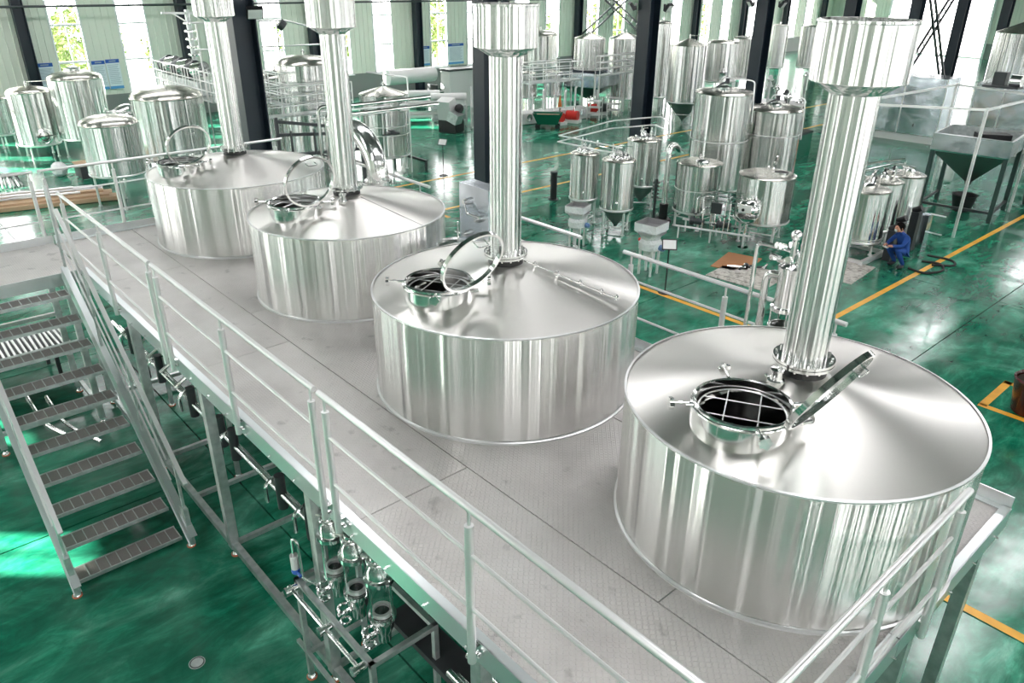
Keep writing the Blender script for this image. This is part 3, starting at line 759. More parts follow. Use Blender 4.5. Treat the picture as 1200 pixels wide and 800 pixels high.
# sight glass tower and pipes behind the nearest kettle
t = thing('filter_tower', 'stack of clamped filter housings behind the chimney of the nearest kettle', 'filter', (-3.22, 6.28, DZ))
MB().lathe([(.10, .0), (.10, .98), (.125, .985), (.125, 1.02), (.10, 1.025)], 28).build('lower_housing', M_STEEL, t)
MB().lathe([(.105, 1.025), (.105, 1.17)], 28).build('sight_glass', M_GLASS, t)
for k in range(4):
    a = PI / 4 + k * PI / 2; MB().cyl((.115 * math.cos(a), .115 * math.sin(a), 1.0), (.115 * math.cos(a), .115 * math.sin(a), 1.2), .008, 8).build('tie_rod', M_STEEL, t)
MB().lathe([(.10, 1.17), (.128, 1.175), (.128, 1.21), (.10, 1.215), (.10, 1.55), (.115, 1.56), (.115, 1.60), (.09, 1.62), (.002, 1.65)], 28).build('upper_housing', M_STEEL, t)
for i, (a, z) in enumerate(((.5, 1.68), (2.2, 1.72), (3.6, 1.66), (5, 1.7), (1.3, 1.78), (4.3, 1.8))):
    c = Vector((.1 * math.cos(a), .1 * math.sin(a), z))
    MB().cyl(c, c + Vector((math.cos(a) * .1, math.sin(a) * .1, .03)), .028, 10).ring(c + Vector((math.cos(a) * .06, math.sin(a) * .06, .0)), .035, .01, 12, 6).build('clamp_fitting', M_STEEL, t)
MB().cyl((.0, 0, 1.62), (0, 0, 1.86), .03, 10).sphere((0, 0, 1.9), .05, 12, 8).build('air_valve', M_STEEL, t)
t = thing('riser_pipes', 'two steel riser pipes bending over beside the filter housings at the rear rail', 'pipework', (-3.6, 6.3, DZ))
MB().tube(bend([(0, 0, 0), (0, 0, 1.74), (.42, .02, 1.74), (.42, .02, 1.62)], .07), .022, 10).build('thin_pipe', M_STEEL, t)
MB().tube(bend([(.17, -.05, 0), (.17, -.05, 1.5), (.36, -.03, 1.5)], .12), .036, 12).build('thick_pipe', M_STEEL, t)

# ================================================================== UNDER THE PLATFORM
t = thing('sight_glass_skid', 'small galvanised frame under the platform edge carrying three sight glass filters', 'frame', (-5.1, 2.5, 0))
for a, b in (((-5.6, 2.2), (-4.25, 2.2)), ((-5.6, 2.86), (-4.25, 2.86)), ((-5.6, 2.2), (-5.6, 2.86)), ((-4.25, 2.2), (-4.25, 2.86))):
    MB().box(((a[0] + b[0]) / 2, (a[1] + b[1]) / 2, 1.33), (abs(a[0] - b[0]) + .05, abs(a[1] - b[1]) + .05, .05)).build('frame_bar', M_GALV, t, world=True, smooth=False)
for x in (-5.6, -4.25):
    for y in (2.2, 2.86):
        MB().box((x, y, .68), (.05, .05, 1.25)).build('leg', M_GALV, t, world=True, smooth=False); foot(x, y, t, .1)
    MB().box((x, 2.53, .35), (.04, .62, .04)).build('tie_bar', M_GALV, t, world=True, smooth=False)
MB().box((-5.12, 2.2, .35), (1.4, .04, .04)).build('tie_bar', M_GALV, t, world=True, smooth=False)
t2 = thing('drain_pipe', 'slim clamped steel pipe along the front of the sight glass frame', 'pipe', (-5.0, 2.11, 1.3))
MB().tube([(-.6, 0, 0), (.72, 0, 0)], .022, 10).build('pipe', M_STEEL, t2)
for x in (-.55, .1, .68): MB().cyl((x, -.05, 0), (x, .06, 0), .036, 12).cyl((x, -.05, 0), (x, -.07, 0), .045, 12).build('clamp', M_STEEL, t2)
def sight(x, y, label):
    t = thing('sight_glass', label, 'filter', (x, y, 1.36), 0, 'sight glass filters under the platform edge')
    MB().lathe([(.05, -.07), (.055, .0), (.078, .05), (.082, .13), (.10, .135), (.10, .16), (.082, .165)], 28).build('lower_cup', M_STEEL, t)
    MB().lathe([(.083, .16), (.083, .46)], 28).build('glass_tube', M_GLASS, t)
    MB().lathe([(.076, .17), (.076, .2), (.055, .2), (.055, .17)], 24).build('inner_ring', M_RAIL, t)
    MB().cyl((0, 0, .12), (0, 0, .175), .055, 20).build('strainer', M_BLACK, t)
    for k in range(4):
        a = .3 + k * PI / 2; MB().cyl((.098 * math.cos(a), .098 * math.sin(a), .14), (.098 * math.cos(a), .098 * math.sin(a), .50), .009, 8).build('tie_rod', M_STEEL, t)
    MB().lathe([(.085, .455), (.108, .46), (.108, .49), (.088, .495), (.085, .56), (.06, .60), (.055, .66)], 28).build('upper_cup', M_WHITE if False else M_STEEL, t)
    MB().ring((0, 0, .62), .068, .014, 20, 8).cyl((.05, -.05, .62), (.09, -.1, .64), .014, 8).cyl((-.06, -.03, .62), (-.11, -.06, .62), .014, 8).build('top_clamp', M_STEEL, t)
    MB().cyl((0, 0, .64), (0, 0, .84), .035, 14).build('inlet_pipe', M_STEEL, t)
    MB().ring((-.02, -.1, .04), .05, .012, 14, 6).ring((.03, -.13, -.02), .035, .01, 12, 6).cyl((0, -.06, .03), (0, -.17, .03), .014, 8).build('side_clamp', M_STEEL, t)
    t.scale = (1.25, 1.25, 1.32)
    return t
sight(-4.48, 2.47, 'sight glass filter nearest the near post, on the small frame')
sight(-4.87, 2.45, 'middle sight glass filter on the small frame')
sight(-5.24, 2.44, 'sight glass filter against the platform leg on the small frame')
t = thing('sample_valve', 'small white and blue valve tube hanging by the platform leg', 'valve', (-5.6, 2.2, 1.5))
MB().cyl((0, 0, -.02), (0, 0, .14), .04, 14).build('valve_body', M_WHITE, t)
MB().sphere((0, 0, -.05), .045, 12, 8).cyl((-.05, 0, -.05), (.1, 0, -.06), .016, 8).build('valve_handle', M_BLUE, t)
MB().tube(bend([(0, 0, .14), (.0, 0, .34), (.08, .02, .34), (.1, .02, -.1), (.2, .1, -.15)], .04), .013, 8).build('hose', M_STEEL, t)
# manifold pipes under the deck
t = thing('pipe_manifold', 'dark pipe trunk and steel pipes running along beneath the deck edge', 'pipework', (-9, 2.85, 0))
for y, z, r_ in ((2.75, 1.25, .035), (2.84, 1.14, .03), (2.98, 1.3, .045)):
    MB().tube([(-13.4, y, z), (-6.15, y, z)], r_, 12).build('pipe', M_STEEL, t, world=True)
    MB().tube([(-3.9, y, z - .12), (-1.3, y, z - .12)], r_, 12).build('pipe', M_STEEL, t, world=True)
MB().box((-8.0, 3.2, 1.25), (10.0, .16, .16)).build('cable_trunk', M_DARKST, t, world=True, smooth=False)
MB().box((-3.2, 2.95, .9), (3.6, .3, .07)).build('cable_trunk', M_DARKST, t, world=True, smooth=False)
for x in (-12.5, -11.2, -9.9, -8.9, -8.5, -7.2, -6.5):
    MB().tube(bend([(x, 2.62, 1.12), (x, 2.62, 1.36), (x, 2.78, 1.42), (x, 3.05, 1.42)], .06), .024, 8).build('hook_pipe', M_STEEL, t, world=True)
    MB().cyl((x + .12, 2.75, 1.05), (x + .12, 2.75, 1.5), .06, 12).build('valve_block', M_DARKST, t, world=True)
for x in (-12.2, -9.5, -6.9):
    MB().box((x, 3.1, .62), (.06, .06, 1.15)).build('stand', M_GALV, t, world=True, smooth=False); foot(x, 3.1, t, .1)
for i, x in enumerate((-12.6, -12.0, -11.5, -10.9, -10.3)):
    MB().tube(bend([(x, 2.7, 1.3), (x + .1, 3.3, 1.7), (x + .4, 3.6, 1.3), (x + .2, 3.4, .9)], .2), .03, 8).lathe([(.07, 0), (.07, .2), (.04, .25)], 12, (x + .1, 3.2, 1.5)).build('branch_pipe', M_STEEL, t, world=True)
# pumps / lower vessels under kettles
for i, (x, lb) in enumerate(((-9.0, 'dim pump unit on the floor under the second kettle'), (-5.6, 'dim pump unit on the floor under the third kettle'), (-12.2, 'dim pump unit on the floor under the farthest kettle'))):
    t = thing('pump', lb, 'pump', (x, 4.0, 0), 0, 'pumps beneath the platform')
    MB().cyl((-.25, 0, .35), (.15, 0, .35), .16, 20).build('motor', M_DARKST, t)
    MB().cyl((.15, 0, .35), (.28, 0, .35), .2, 20).cyl((.22, 0, .5), (.22, 0, .75), .05, 12).build('pump_head', M_STEEL, t)
    MB().box((0, 0, .09), (.6, .4, .18)).build('base', M_GALV, t, smooth=False)
    MB().tube(bend([(.22, 0, .75), (.22, 0, 1.6), (.22, -.8, 1.6)], .12), .04, 10).build('outlet_pipe', M_STEEL, t)
# steel rods on a rack beneath the landing
rk = thing('rod_rack', 'low dark trestle beneath the landing', 'rack', (-14.7, 1.3, 0))
for y in (.3, 1.9):
    MB().bar((-15.3 + 14.7, y - 1.3, .55), (-14.1 + 14.7, y - 1.3, .55), .06).build('crossbar', M_DARKST, rk, smooth=False)
    for x in (-.55, .55): MB().box((x, y - 1.3, .27), (.06, .06, .52)).build('leg', M_DARKST, rk, smooth=False)
MB().box((0, 0, .605), (1.2, 1.9, .05)).build('shelf', M_DARKST, rk, smooth=False)
rp = None; rr = random.Random(9)
for i in range(22):
    y = .42 + i * .085
    loc = (-14.7, y, .655 + .0 * i)
    if rp is None:
        rp = MB().cyl((-.5, 0, 0), (.5, 0, 0), .022, 8).build('steel_rod', M_RAIL, None); o = rp
    else: o = copyobj(rp)
    o.location = loc; o.rotation_euler = (0, 0, rr.uniform(-.03, .03)); tag(o, 'pale steel rod laid on the dark trestle beneath the landing', 'rod', 'steel rods on the trestle')
for i in range(2):
    t = MB().tube(bend([(-1.2, 0, .03), (0, 0, .03), (.9, .3, .03)], .4), .03, 8).build('loose_pipe', M_STEEL, None)
    t.location = (-12.9 + i * .25, 1.3 + i * .25, .0); tag(t, ('inner', 'outer')[i] + ' loose bent pipe lying on the floor behind the stair treads', 'pipe')
# ================================================================== TANKS ON THE HALL FLOOR
def tank(label, X, Y, R, z0, z1, top='dome', bottom='flat', group=None, legs=4, n=40, hatch=None, bands=(), ring=True, door=None, pipe=None, rz=.5, brace_z=None, name='tank', th=None):
    t = thing(name, label, 'tank', (X, Y, 0), rz, group)
    MB().lathe([(R, z0), (R, z1)], n).build('shell', M_TANK, t)
    th = th if th is not None else {'dome': .28, 'cone': .3, 'flat': .06, 'low': .14}[top] * R
    if top in ('dome', 'low', 'flat'): prof = [(R + .004, z1 - .01), (R + .012, z1 + .01), (R * .985, z1 + .02)] + [(R * math.cos(a) * .985, z1 + .02 + th * math.sin(a)) for a in [PI / 2 * k / 7 for k in range(1, 7)]] + [(.004, z1 + .02 + th)]
    else: prof = [(R + .004, z1 - .01), (R + .012, z1 + .01), (R * .985, z1 + .02), (R * .15, z1 + .02 + th), (.004, z1 + .03 + th)]
    MB().lathe(prof, n).build('top_head', M_TANKTOP, t)
    bh = .0
    if bottom == 'cone':
        bh = min(z0 - .15, R * 1.0)
        MB().lathe([(R, z0), (R * .97, z0 - .03), (.07, z0 - bh), (.05, z0 - bh - .06), (.004, z0 - bh - .06)], n).build('bottom_cone', M_TANK if False else mat('dull_cone_steel', (.30, .32, .31), .35, .9), t)
    else: MB().lathe([(R, z0), (R * .95, z0 - .05), (R * .5, z0 - .09), (.004, z0 - .1)], n).build('bottom_head', M_TANKTOP, t)
    if ring: MB().lathe([(R, z0 - .02), (R + .012, z0 - .01), (R + .012, z0 + .03), (R, z0 + .04)], n).build('lower_band', M_RAIL, t)
    for z in bands: MB().lathe([(R, z - .012), (R + .009, z - .01), (R + .009, z + .01), (R, z + .012)], n).build('band', M_RAIL, t)
    for k in range(legs):
        a = PI / 4 + 2 * PI * k / legs; x, y = R * .86 * math.cos(a), R * .86 * math.sin(a)
        MB().cyl((x, y, .03), (x, y, z0 + (.0 if bottom == 'cone' else .0)), .035, 10).cyl((x, y, 0), (x, y, .03), .06, 12).build('leg', M_RAIL, t)
    if brace_z:
        for k in range(legs):
            a = PI / 4 + 2 * PI * k / legs; b = PI / 4 + 2 * PI * (k + 1) / legs
            MB().cyl((R * .86 * math.cos(a), R * .86 * math.sin(a), brace_z), (R * .86 * math.cos(b), R * .86 * math.sin(b), brace_z), .02, 8).build('leg_brace', M_RAIL, t)
    # top fittings
    zt = z1 + .02 + th
    MB().cyl((0, 0, zt - .02), (0, 0, zt + .12), .035, 10).cyl((-.07, 0, zt + .1), (.07, 0, zt + .1), .018, 8).sphere((0, 0, zt + .15), .035, 8, 6).build('relief_valve', M_STEEL, t)
    if hatch:
        hx, hy, hr, up = hatch; zz = z1 + .02 + th * max(0.05, 1 - (math.hypot(hx, hy) / R) ** 2) - .02
        h = MB().lathe([(hr - .015, 0), (hr - .015, .09), (hr + .01, .09), (hr + .01, 0)], 24, (hx, hy, zz)).build('hatch_collar', M_STEEL, t)
        MB().cyl((hx, hy, zz + .035), (hx, hy, zz + .04), hr - .016, 24).build('hatch_opening', M_BLACK if up else M_TANKTOP, h)
        if up:
            M_ = Matrix.Rotation(-math.radians(up), 3, 'Y'); c = Vector((hx + hr + .02, hy, zz + .1)) + M_ @ Vector((hr + .02, 0, 0))
            l = MB().lathe([(hr - .02, -.012), (hr, -.012), (hr, .012), (hr - .02, .012), (hr - .02, -.012)], 24, c, M_).build('hatch_lid', M_STEEL, t)
            MB().lathe([(.002, .005), (hr - .02, .005)], 24, c, M_).build('lid_glass', M_GLASS, l)
        else: MB().lathe([(hr, .09), (hr * .7, .13), (.003, .14)], 24, (hx, hy, zz)).build('hatch_lid', M_STEEL, t)
    if door:
        a, z, r_ = door; u = Vector((math.cos(a), math.sin(a), 0)); c = u * (R + .0) + Vector((0, 0, z)); q = u.to_track_quat('Z', 'Y').to_matrix()
        d = MB().lathe([(r_, -.04), (r_, .05), (r_ - .03, .055), (r_ - .04, .03), (.003, .06)], 24, c, q).build('side_manway', M_STEEL, t)
        v = Vector((-u.y, u.x, 0)); MB().ring(c + u * .07, r_ * .55, .012, 16, 6, q).bar(c + u * .08 - v * r_, c + u * .08 + v * r_, .025).build('door_wheel', M_DARKST, d)
    if pipe:
        a, za, zb = pipe; x, y = (R + .06) * math.cos(a), (R + .06) * math.sin(a)
        MB().tube(bend([(0, 0, zt + .04), (0, 0, zt + .16), (x, y, zt + .16), (x, y, zb)], .12), .018, 8).build('downpipe', M_STEEL, t)
        MB().cyl((x * 1.02, y * 1.02, zb), (x * 1.12, y * 1.12, zb), .03, 8).build('tap', M_STEEL, t)
    return t
CAMA = lambda X, Y: math.atan2(-Y, -X)     # direction from a thing towards the camera side

# three conical tanks with the rail frame
G1 = 'small conical tanks in the middle of the hall'
def ctank(label, X, Y, R, z0, z1, rz):
    t = tank(label, X, Y, R, z0, z1, 'low', 'cone', G1, 4, 40, brace_z=.22, rz=rz)
    z = z1 + .12
    MB().lathe([(R * .62, z1), (R * .60, z), (R * .55, z + .03), (.01, z + .05)], 28).build('neck_head', M_STEEL, t)
    for k in range(3):
        a = k * 2.1; c = Vector((R * .35 * math.cos(a), R * .35 * math.sin(a), z + .03))
        MB().cyl(c, c + Vector((0, 0, .14)), .03, 10).ring(c + Vector((0, 0, .08)), .045, .012, 12, 6).tube(bend([c + Vector((0, 0, .1)), c + Vector((0, 0, .22)), c + Vector((.15, .1, .22))], .05), .014, 6).build('top_valve', M_STEEL, t)
    a = CAMA(X, Y) - rz; MB().sphere((R * math.cos(a), R * math.sin(a), z0 + .25), .045, 10, 8).build('sample_tap', M_STEEL, t)
    return t
ctank('left conical tank of the three, behind the nearer wrapped mill', -14.97, 16.05, .41, .78, 2.06, .3)
ctank('middle conical tank of the three, between the two wrapped mills', -13.78, 16.16, .47, .72, 2.06, .5)
ctank('rear conical tank of the three, below the hall column', -15.05, 18.78, .52, .74, 2.10, .8)
t = thing('tank_top_walkway', 'thin rail frame of steel tube over the three conical tanks', 'rails', (-14.6, 17, 0))
for p in ([(-1.4, -1.0, 2.42), (-1.3, 1.2, 2.62), (-.45, 2.45, 2.72), (.35, 1.9, 2.72), (.35, 1.9, 2.3)],
          [(-1.4, -1.0, 2.42), (.55, -1.25, 2.5), (.95, -.9, 2.42)], [(-1.4, -1.0, 2.25), (-1.2, 1.0, 2.42), (-.45, 2.2, 2.5), (.35, 1.8, 2.5)], [(-1.4, -1.05, 2.25), (.6, -1.2, 2.3), (.95, -.9, 2.3)]):
    MB().tube(bend(p, .15), .022, 8).build('rail_tube', M_RAIL, t)
for x, y in ((-.4, -1.05), (-.4, 2.2), (.75, -1.05)): MB().cyl((x, y, 2.1), (x, y, 2.52), .02, 8).build('upright', M_RAIL, t)
MB().tube([(-.5, -.3, 2.3), (.1, -1.0, 2.34), (.9, -.8, 2.3)], .03, 8).build('hose', M_STEEL, t)

# mash group
G2 = 'mash tanks with pipework beside the hall column'
tank('low mash tank with two round hatches and a fat bent pipe at its left', -12.70, 18.40, .64, .50, 1.85, 'flat', 'flat', G2, 4, 44, hatch=(-.22, -.22, .2, 0), bands=(1.15,), rz=CAMA(-12.7, 18.4) + 2.6, brace_z=.3)
tank('mash tank with an open glass hatch and a white flow meter on its front', -10.72, 18.72, .74, .60, 1.82, 'flat', 'flat', G2, 4, 44, hatch=(-.35, .05, .2, 100), rz=PI + .35, brace_z=.3)
tank('tall plain tank behind the low mash tank, rail loop on top', -13.72, 20.74, .86, .6, 3.46, 'low', 'flat', G2, 4, 48, bands=(2.1,), hatch=(.0, -.3, .2, 0), rz=CAMA(-13.7, 20.7) + 1.57)
tank('wide tall tank with rail loop, behind the open hatch mash tank', -12.94, 22.44, .86, .5, 2.9, 'low', 'flat', G2, 4, 48, bands=(2.2,), hatch=(.0, -.3, .2, 0), rz=CAMA(-12.9, 22.4) + 1.57)
for X, Y, z, lb in ((-13.72, 20.74, 3.5, 'rail loop bent over the top of the taller plain tank'), (-12.94, 22.44, 2.94, 'rail loop bent over the top of the wide tall tank')):
    t = thing('tank_loop', lb, 'rail', (X, Y, z), CAMA(X, Y) + PI / 2)
    MB().tube(bend([(-.2, .2, .1), (-.1, .1, .38), (.72, .0, .34), (.84, -.1, .3), (.9, -.1, -.9)], .08), .022, 8).build('loop_tube', M_RAIL, t)
    MB().box((.05, .0, .3), (.12, .1, .14)).tube([(-.25, -.3, .15), (.05, 0, .3)], .03, 8).build('swivel', M_DARKST, t)
t = thing('vapour_pipe', 'fat bent vapour pipe at the left of the low mash tank', 'pipework', (-13.55, 18.05, 0), .9)
MB().tube(bend([(0, 0, .35), (0, 0, 2.2), (.25, .35, 2.2), (.45, .6, 2.0)], .22, 8), .085, 16).build('pipe', M_STEEL, t)
MB().cyl((0, 0, .1), (0, 0, .55), .13, 16).box((0, 0, .05), (.4, .4, .1)).build('pipe_foot', M_BLACK, t)
for k in range(5): MB().ring((-.25, .15, .7 + .11 * k), .10, .016, 16, 6).build('valve_ring', M_DARKST, t)
MB().cyl((-.25, .15, .0), (-.25, .15, 1.25), .04, 10).build('stand_pipe', M_DARKST, t)
t = thing('pump_skid', 'crowded pipe and pump skid between the two mash tanks', 'pipework', (-11.55, 17.75, 0), .35)
for x in (-.9, .0, .9):
    for y in (-.35, .35): MB().cyl((x, y, 0), (x, y, .35), .025, 8).build('leg', M_RAIL, t)
for y in (-.35, .35): MB().tube([(-1.0, y, .35), (1.1, y, .35)], .03, 8).build('skid_rail', M_RAIL, t)
for z in (1.15, 1.28, 1.42): MB().tube(bend([(-.25, -.1, z), (.3, -.25, z), (.75, -.25, z + .02)], .06), .018, 8).build('pipe', M_STEEL, t)
rr = random.Random(5)
for i in range(9):
    x = -.55 + .14 * i; y = rr.uniform(-.3, .2); h = rr.uniform(.6, 1.3)
    MB().tube(bend([(x, y, .1), (x, y, h), (x + rr.uniform(-.2, .2), y + .2, h)], .05), .02, 8).build('pipe', M_STEEL, t)
    MB().ring((x, y - .03, h * .6), .045, .014, 12, 6).cyl((x, y - .09, h * .6), (x, y + .02, h * .6), .02, 8).build('valve', M_STEEL if i % 2 else M_DARKST, t)
for x in (-.6, .15): MB().cyl((x, 0, .45), (x + .3, 0, .45), .09, 16).cyl((x - .08, 0, .45), (x, 0, .45), .12, 16).build('pump', M_DARKST, t)
MB().box((.05, -.2, .95), (.28, .1, .3)).build('control_box', M_DARKST, t, smooth=False)
t = thing('flow_meter', 'white rounded housing with a black dial on the front of the open hatch tank', 'meter', (-10.62, 17.82, .95), .3)
MB().sphere((0, 0, .12), .33, 20, 12, (1, .75, .7)).build('housing', M_STEEL, t)
MB().box((-.02, -.22, .16), (.32, .1, .2)).build('display', M_WHITE, t, smooth=False)
MB().cyl((-.06, -.26, .14), (-.06, -.29, .14), .04, 16).build('dial', M_BLACK, t)
MB().tube(bend([(.2, -.2, .3), (.36, -.25, .25), (.36, -.25, -.05), (.2, -.2, -.1)], .06), .02, 8).build('handle', M_STEEL, t)
MB().lathe([(.3, -.1), (.24, -.2), (.05, -.3), (.05, -.95), (.14, -.95)], 24).build('stand', M_STEEL, t)

# wrapped mills
def mill(label, x, y, rz, s, red):
    t = thing('grain_mill', label, 'mill', (x, y, 0), rz, 'film wrapped mills'); t.scale = (s, s, s)
    MB().lathe([(.40, 1.24), (.40, 1.06), (.36, 1.02)], 4, a0=PI / 4, a1=2 * PI + PI / 4).build('hopper_rim', M_FILM, t, smooth=False)
    MB().lathe([(.40, 1.245), (.37, 1.25), (.37, 1.12), (.2, 1.05), (.01, 1.04)], 4, a0=PI / 4, a1=2 * PI + PI / 4).build('hopper_inside', mat('grey_hopper', (.3, .3, .3), .5), t, smooth=False)
    MB().lathe([(.35, 1.02), (.24, .93), (.22, .86), (.27, .78), (.26, .62), (.16, .56), (.12, .50)], 18).build('film_wrap', M_FILM, t)
    MB().lathe([(.30, 1.03), (.17, .88), (.17, .6)], 4, a0=PI / 4, a1=2 * PI + PI / 4).build('mill_body', M_WHITE, t, smooth=False)
    for k in range(4):
        a = PI / 4 + k * PI / 2; MB().bar((.13 * math.cos(a), .13 * math.sin(a), .6), (.3 * math.cos(a), .3 * math.sin(a), .0), .045).build('leg', M_RAIL, t, smooth=False)
    MB().cyl((.1, .0, .70), (.36, 0, .68), .07, 14).cyl((.36, 0, .68), (.38, 0, .68), .05, 12).build('motor', mat('mill_motor_blue', (.15, .25, .5), .4), t)
    MB().box((.0, 0, .45), (.2, .2, .18)).build('outlet', M_FILM, t, smooth=False)
    if red: MB().sphere((-.2, -.14, .82), .04, 10, 8).build('stop_button', M_RED, t); MB().box((.04, .02, 1.11), (.14, .08, .03)).build('blue_cloth', M_BLUE, t, smooth=False)
mill('film wrapped mill farther from the sign stand, in front of the conical tanks', -13.6, 14.4, .35, .93, False)
mill('film wrapped mill with a red button beside the sign stand', -11.0, 14.25, .15, 1.06, True)
def sign(label, x, y, h, rz):
    t = thing('sign_stand', label, 'sign', (x, y, 0), rz, 'slim sign stands on the floor')
    MB().lathe([(.002, .02), (.15, .015), (.16, 0)], 24).build('base', M_BLACK, t)
    MB().cyl((0, 0, .01), (0, 0, h), .016, 8).build('pole', M_BLACK, t)
    R = Matrix.Rotation(math.radians(-38), 3, 'X')
    b = MB().box((0, .0, h + .05), (.34, .02, .26), M=R).build('frame', M_BLACK, t, smooth=False)
    MB().box(Vector((0, 0, h + .05)) + R @ Vector((0, -.012, 0)), (.29, .006, .21), M=R).build('card', M_WHITE, b, smooth=False)
sign('black sign stand with a white card by the wrapped mill', -9.92, 13.56, 1.12, .75)
sign('distant black sign stand alone on the green floor', -22.4, 16.5, 1.15, .5)
t = thing('bollard', 'short black pipe post with a small tap standing alone on the floor', 'post', (-17.43, 17.26, 0))
MB().cyl((0, 0, .03), (0, 0, .88), .11, 18).build('post', M_BLACK, t); MB().cyl((0, 0, 0), (0, 0, .03), .17, 20).build('base', M_DARKST, t)
MB().cyl((0, 0, .88), (0, 0, .92), .12, 18).cyl((.08, 0, .78), (.26, .08, .78), .025, 8).cyl((-.08, 0, .6), (-.18, 0, .6), .02, 8).build('tap', M_DARKST, t)

# tall tanks behind
G3 = 'tall storage tanks in the back of the hall'
tank('thin tall tank partly hidden by the mid hall column', -26.1, 33.3, .45, .9, 4.45, 'dome', 'flat', G3, 4, 32)
tank('tall conical tank standing on legs right of the mid hall column', -23.5, 32.1, .88, 1.07, 3.65, 'cone', 'cone', G3, 4, 44, brace_z=.5, pipe=(-.6, 1, 1.0))
tank('tall tank with a dark round gauge, second right of the mid hall column', -24.6, 36.5, .86, 1.62, 3.5, 'low', 'flat', G3, 4, 40, door=(CAMA(-24.6, 36.5) + .2, 2.1, .2), rz=0)
tank('tall tank touching the dark column on its right', -24.6, 38.9, .80, 1.62, 3.6, 'low', 'flat', G3, 4, 40)
tank('slim tank with dark fittings behind the cowl of the nearest kettle, left', -27.6, 47.0, .55, 1.35, 3.85, 'flat', 'flat', G3, 4, 24)
tank('slim tank with dark fittings behind the cowl of the nearest kettle, right', -26.4, 48.6, .55, 1.35, 3.8, 'flat', 'flat', G3, 4, 24)
tank('short tank on dark legs beside the slim tanks', -25.6, 50.9, .7, .9, 2.5, 'flat', 'flat', G3, 4, 24)
tank('wide capped tank at the upper right edge', -13.1, 44.9, 1.35, 1.2, 4.25, 'cone', 'flat', G3, 4, 48, th=.5)
# left group
G4 = 'tanks on the far left of the hall'
tank('leftmost tank with a round side manway, on legs', -35.3, 6.25, .75, .5, 2.45, 'dome', 'flat', G4, 4, 40, door=(CAMA(-35.3, 6.25) + .25, .88, .30), rz=0, pipe=(1.2, 1, .9))
tank('larger tank on legs right of the leftmost tank, below the notices', -34.2, 7.75, .97, .75, 2.95, 'dome', 'flat', G4, 4, 44, hatch=(0, 0, .25, 0))
tank('smooth domed tank nearest the platform on the left', -25.85, 6.5, .84, 1.02, 2.5, 'dome', 'flat', G4, 4, 44)
tank('widest tank on the left, yellowish stained dome, behind the farthest kettle', -29.3, 9.45, 1.22, .56, 2.65, 'dome', 'flat', G4, 4, 56)
tank('small tank cut by the left edge', -38.4, 5.5, .5, .5, 1.9, 'dome', 'flat', G4, 4, 24)
G5 = 'tanks with rails behind the two farthest kettles'
tank('tall tank behind the second kettle chimney, wrapped by rails', -26.1, 13.3, .95, .5, 3.78, 'dome', 'flat', G5, 4, 48, bands=(2.9,))
tank('tank between the navy column and the tall railed tank', -27.9, 13.0, .8, .44, 3.2, 'dome', 'flat', G5, 4, 36)
tank('dark bottomed tank on a low frame, right of the duct elbow', -24.4, 15.4, .86, .62, 2.75, 'cone', 'flat', G5, 4, 44, bands=(1.7, 1.4), th=.22)
G6 = 'tanks far back in the middle of the hall'
tank('far tank with a red tag on its front, left of the hopper', -33, 31.3, .95, 2.0, 3.6, 'dome', 'flat', G6, 4, 32)
tank('far tank standing above the square hopper', -29.9, 32.0, .82, 2.05, 3.6, 'cone', 'flat', G6, 0, 32)
tank('far tank right of the hopper tank, reaching near the floor', -29.2, 34.1, .9, .45, 3.55, 'cone', 'flat', G6, 4, 32, bands=(1.9, 2.4))
tank('low far tank under the white catwalk, left', -31.0, 28.4, .6, .8, 2.0, 'flat', 'flat', G6, 4, 24)
tank('low far tank under the white catwalk, right', -30.4, 29.8, .5, .8, 2.0, 'flat', 'flat', G6, 4, 24)
tank('far tank seen through the gap right of the mid hall column', -28.1, 35.7, .55, .5, 2.9, 'flat', 'flat', G6, 4, 24, bands=(2.2,))
tank('pale tank behind the chimney of the third kettle', -34.5, 30.0, .7, 1.6, 3.5, 'dome', 'flat', G6, 4, 24)
# worker's tanks on a skid
G7 = 'three tanks on the skid beside the crouching worker'
wt = [tank('front tank of the skid, its open top nearest the worker', -8.35, 19.55, .58, .33, 1.62, 'flat', 'flat', G7, 4, 40, hatch=(0, 0, .17, 0), bands=(.42,)),
      tank('middle tank of the skid trio', -8.5, 20.75, .52, .36, 1.62, 'flat', 'flat', G7, 4, 36, hatch=(0, 0, .15, 0)),
      tank('rear tank of the skid trio, beside the hopper frame', -8.45, 21.95, .55, .36, 1.62, 'flat', 'flat', G7, 4, 36, hatch=(.1, 0, .15, 0))]
t = thing('tank_skid', 'low steel skid frame under the three tanks by the worker', 'frame', (-8.45, 20.7, 0))
for x in (-.65, .65): MB().box((x, 0, .07), (.1, 3.9, .12)).build('skid_beam', M_RAIL, t, smooth=False)
for y in (-1.85, -.6, .65, 1.85): MB().box((0, y, .07), (1.2, .08, .1)).build('cross_beam', M_RAIL, t, smooth=False)
for o in wt: o.location.z = .13
t = thing('tank_trio_pipes', 'tangle of steel tubes running over the tops of the three skid tanks', 'pipework', (-8.45, 20.7, 1.85))
for p in ([(-.3, -1.5, -.1), (-.2, -1.3, .3), (.1, .3, .35), (.1, 1.6, .05)], [(.2, -1.2, -.1), (.1, -.9, .25), (-.3, .2, .25), (-.3, 1.3, -.1)], [(-.5, -1.3, 0), (-.5, 0, .3), (-.2, 1.5, .25)]):
    MB().tube(bend(p, .3), .028, 8).build('tube', M_STEEL, t)
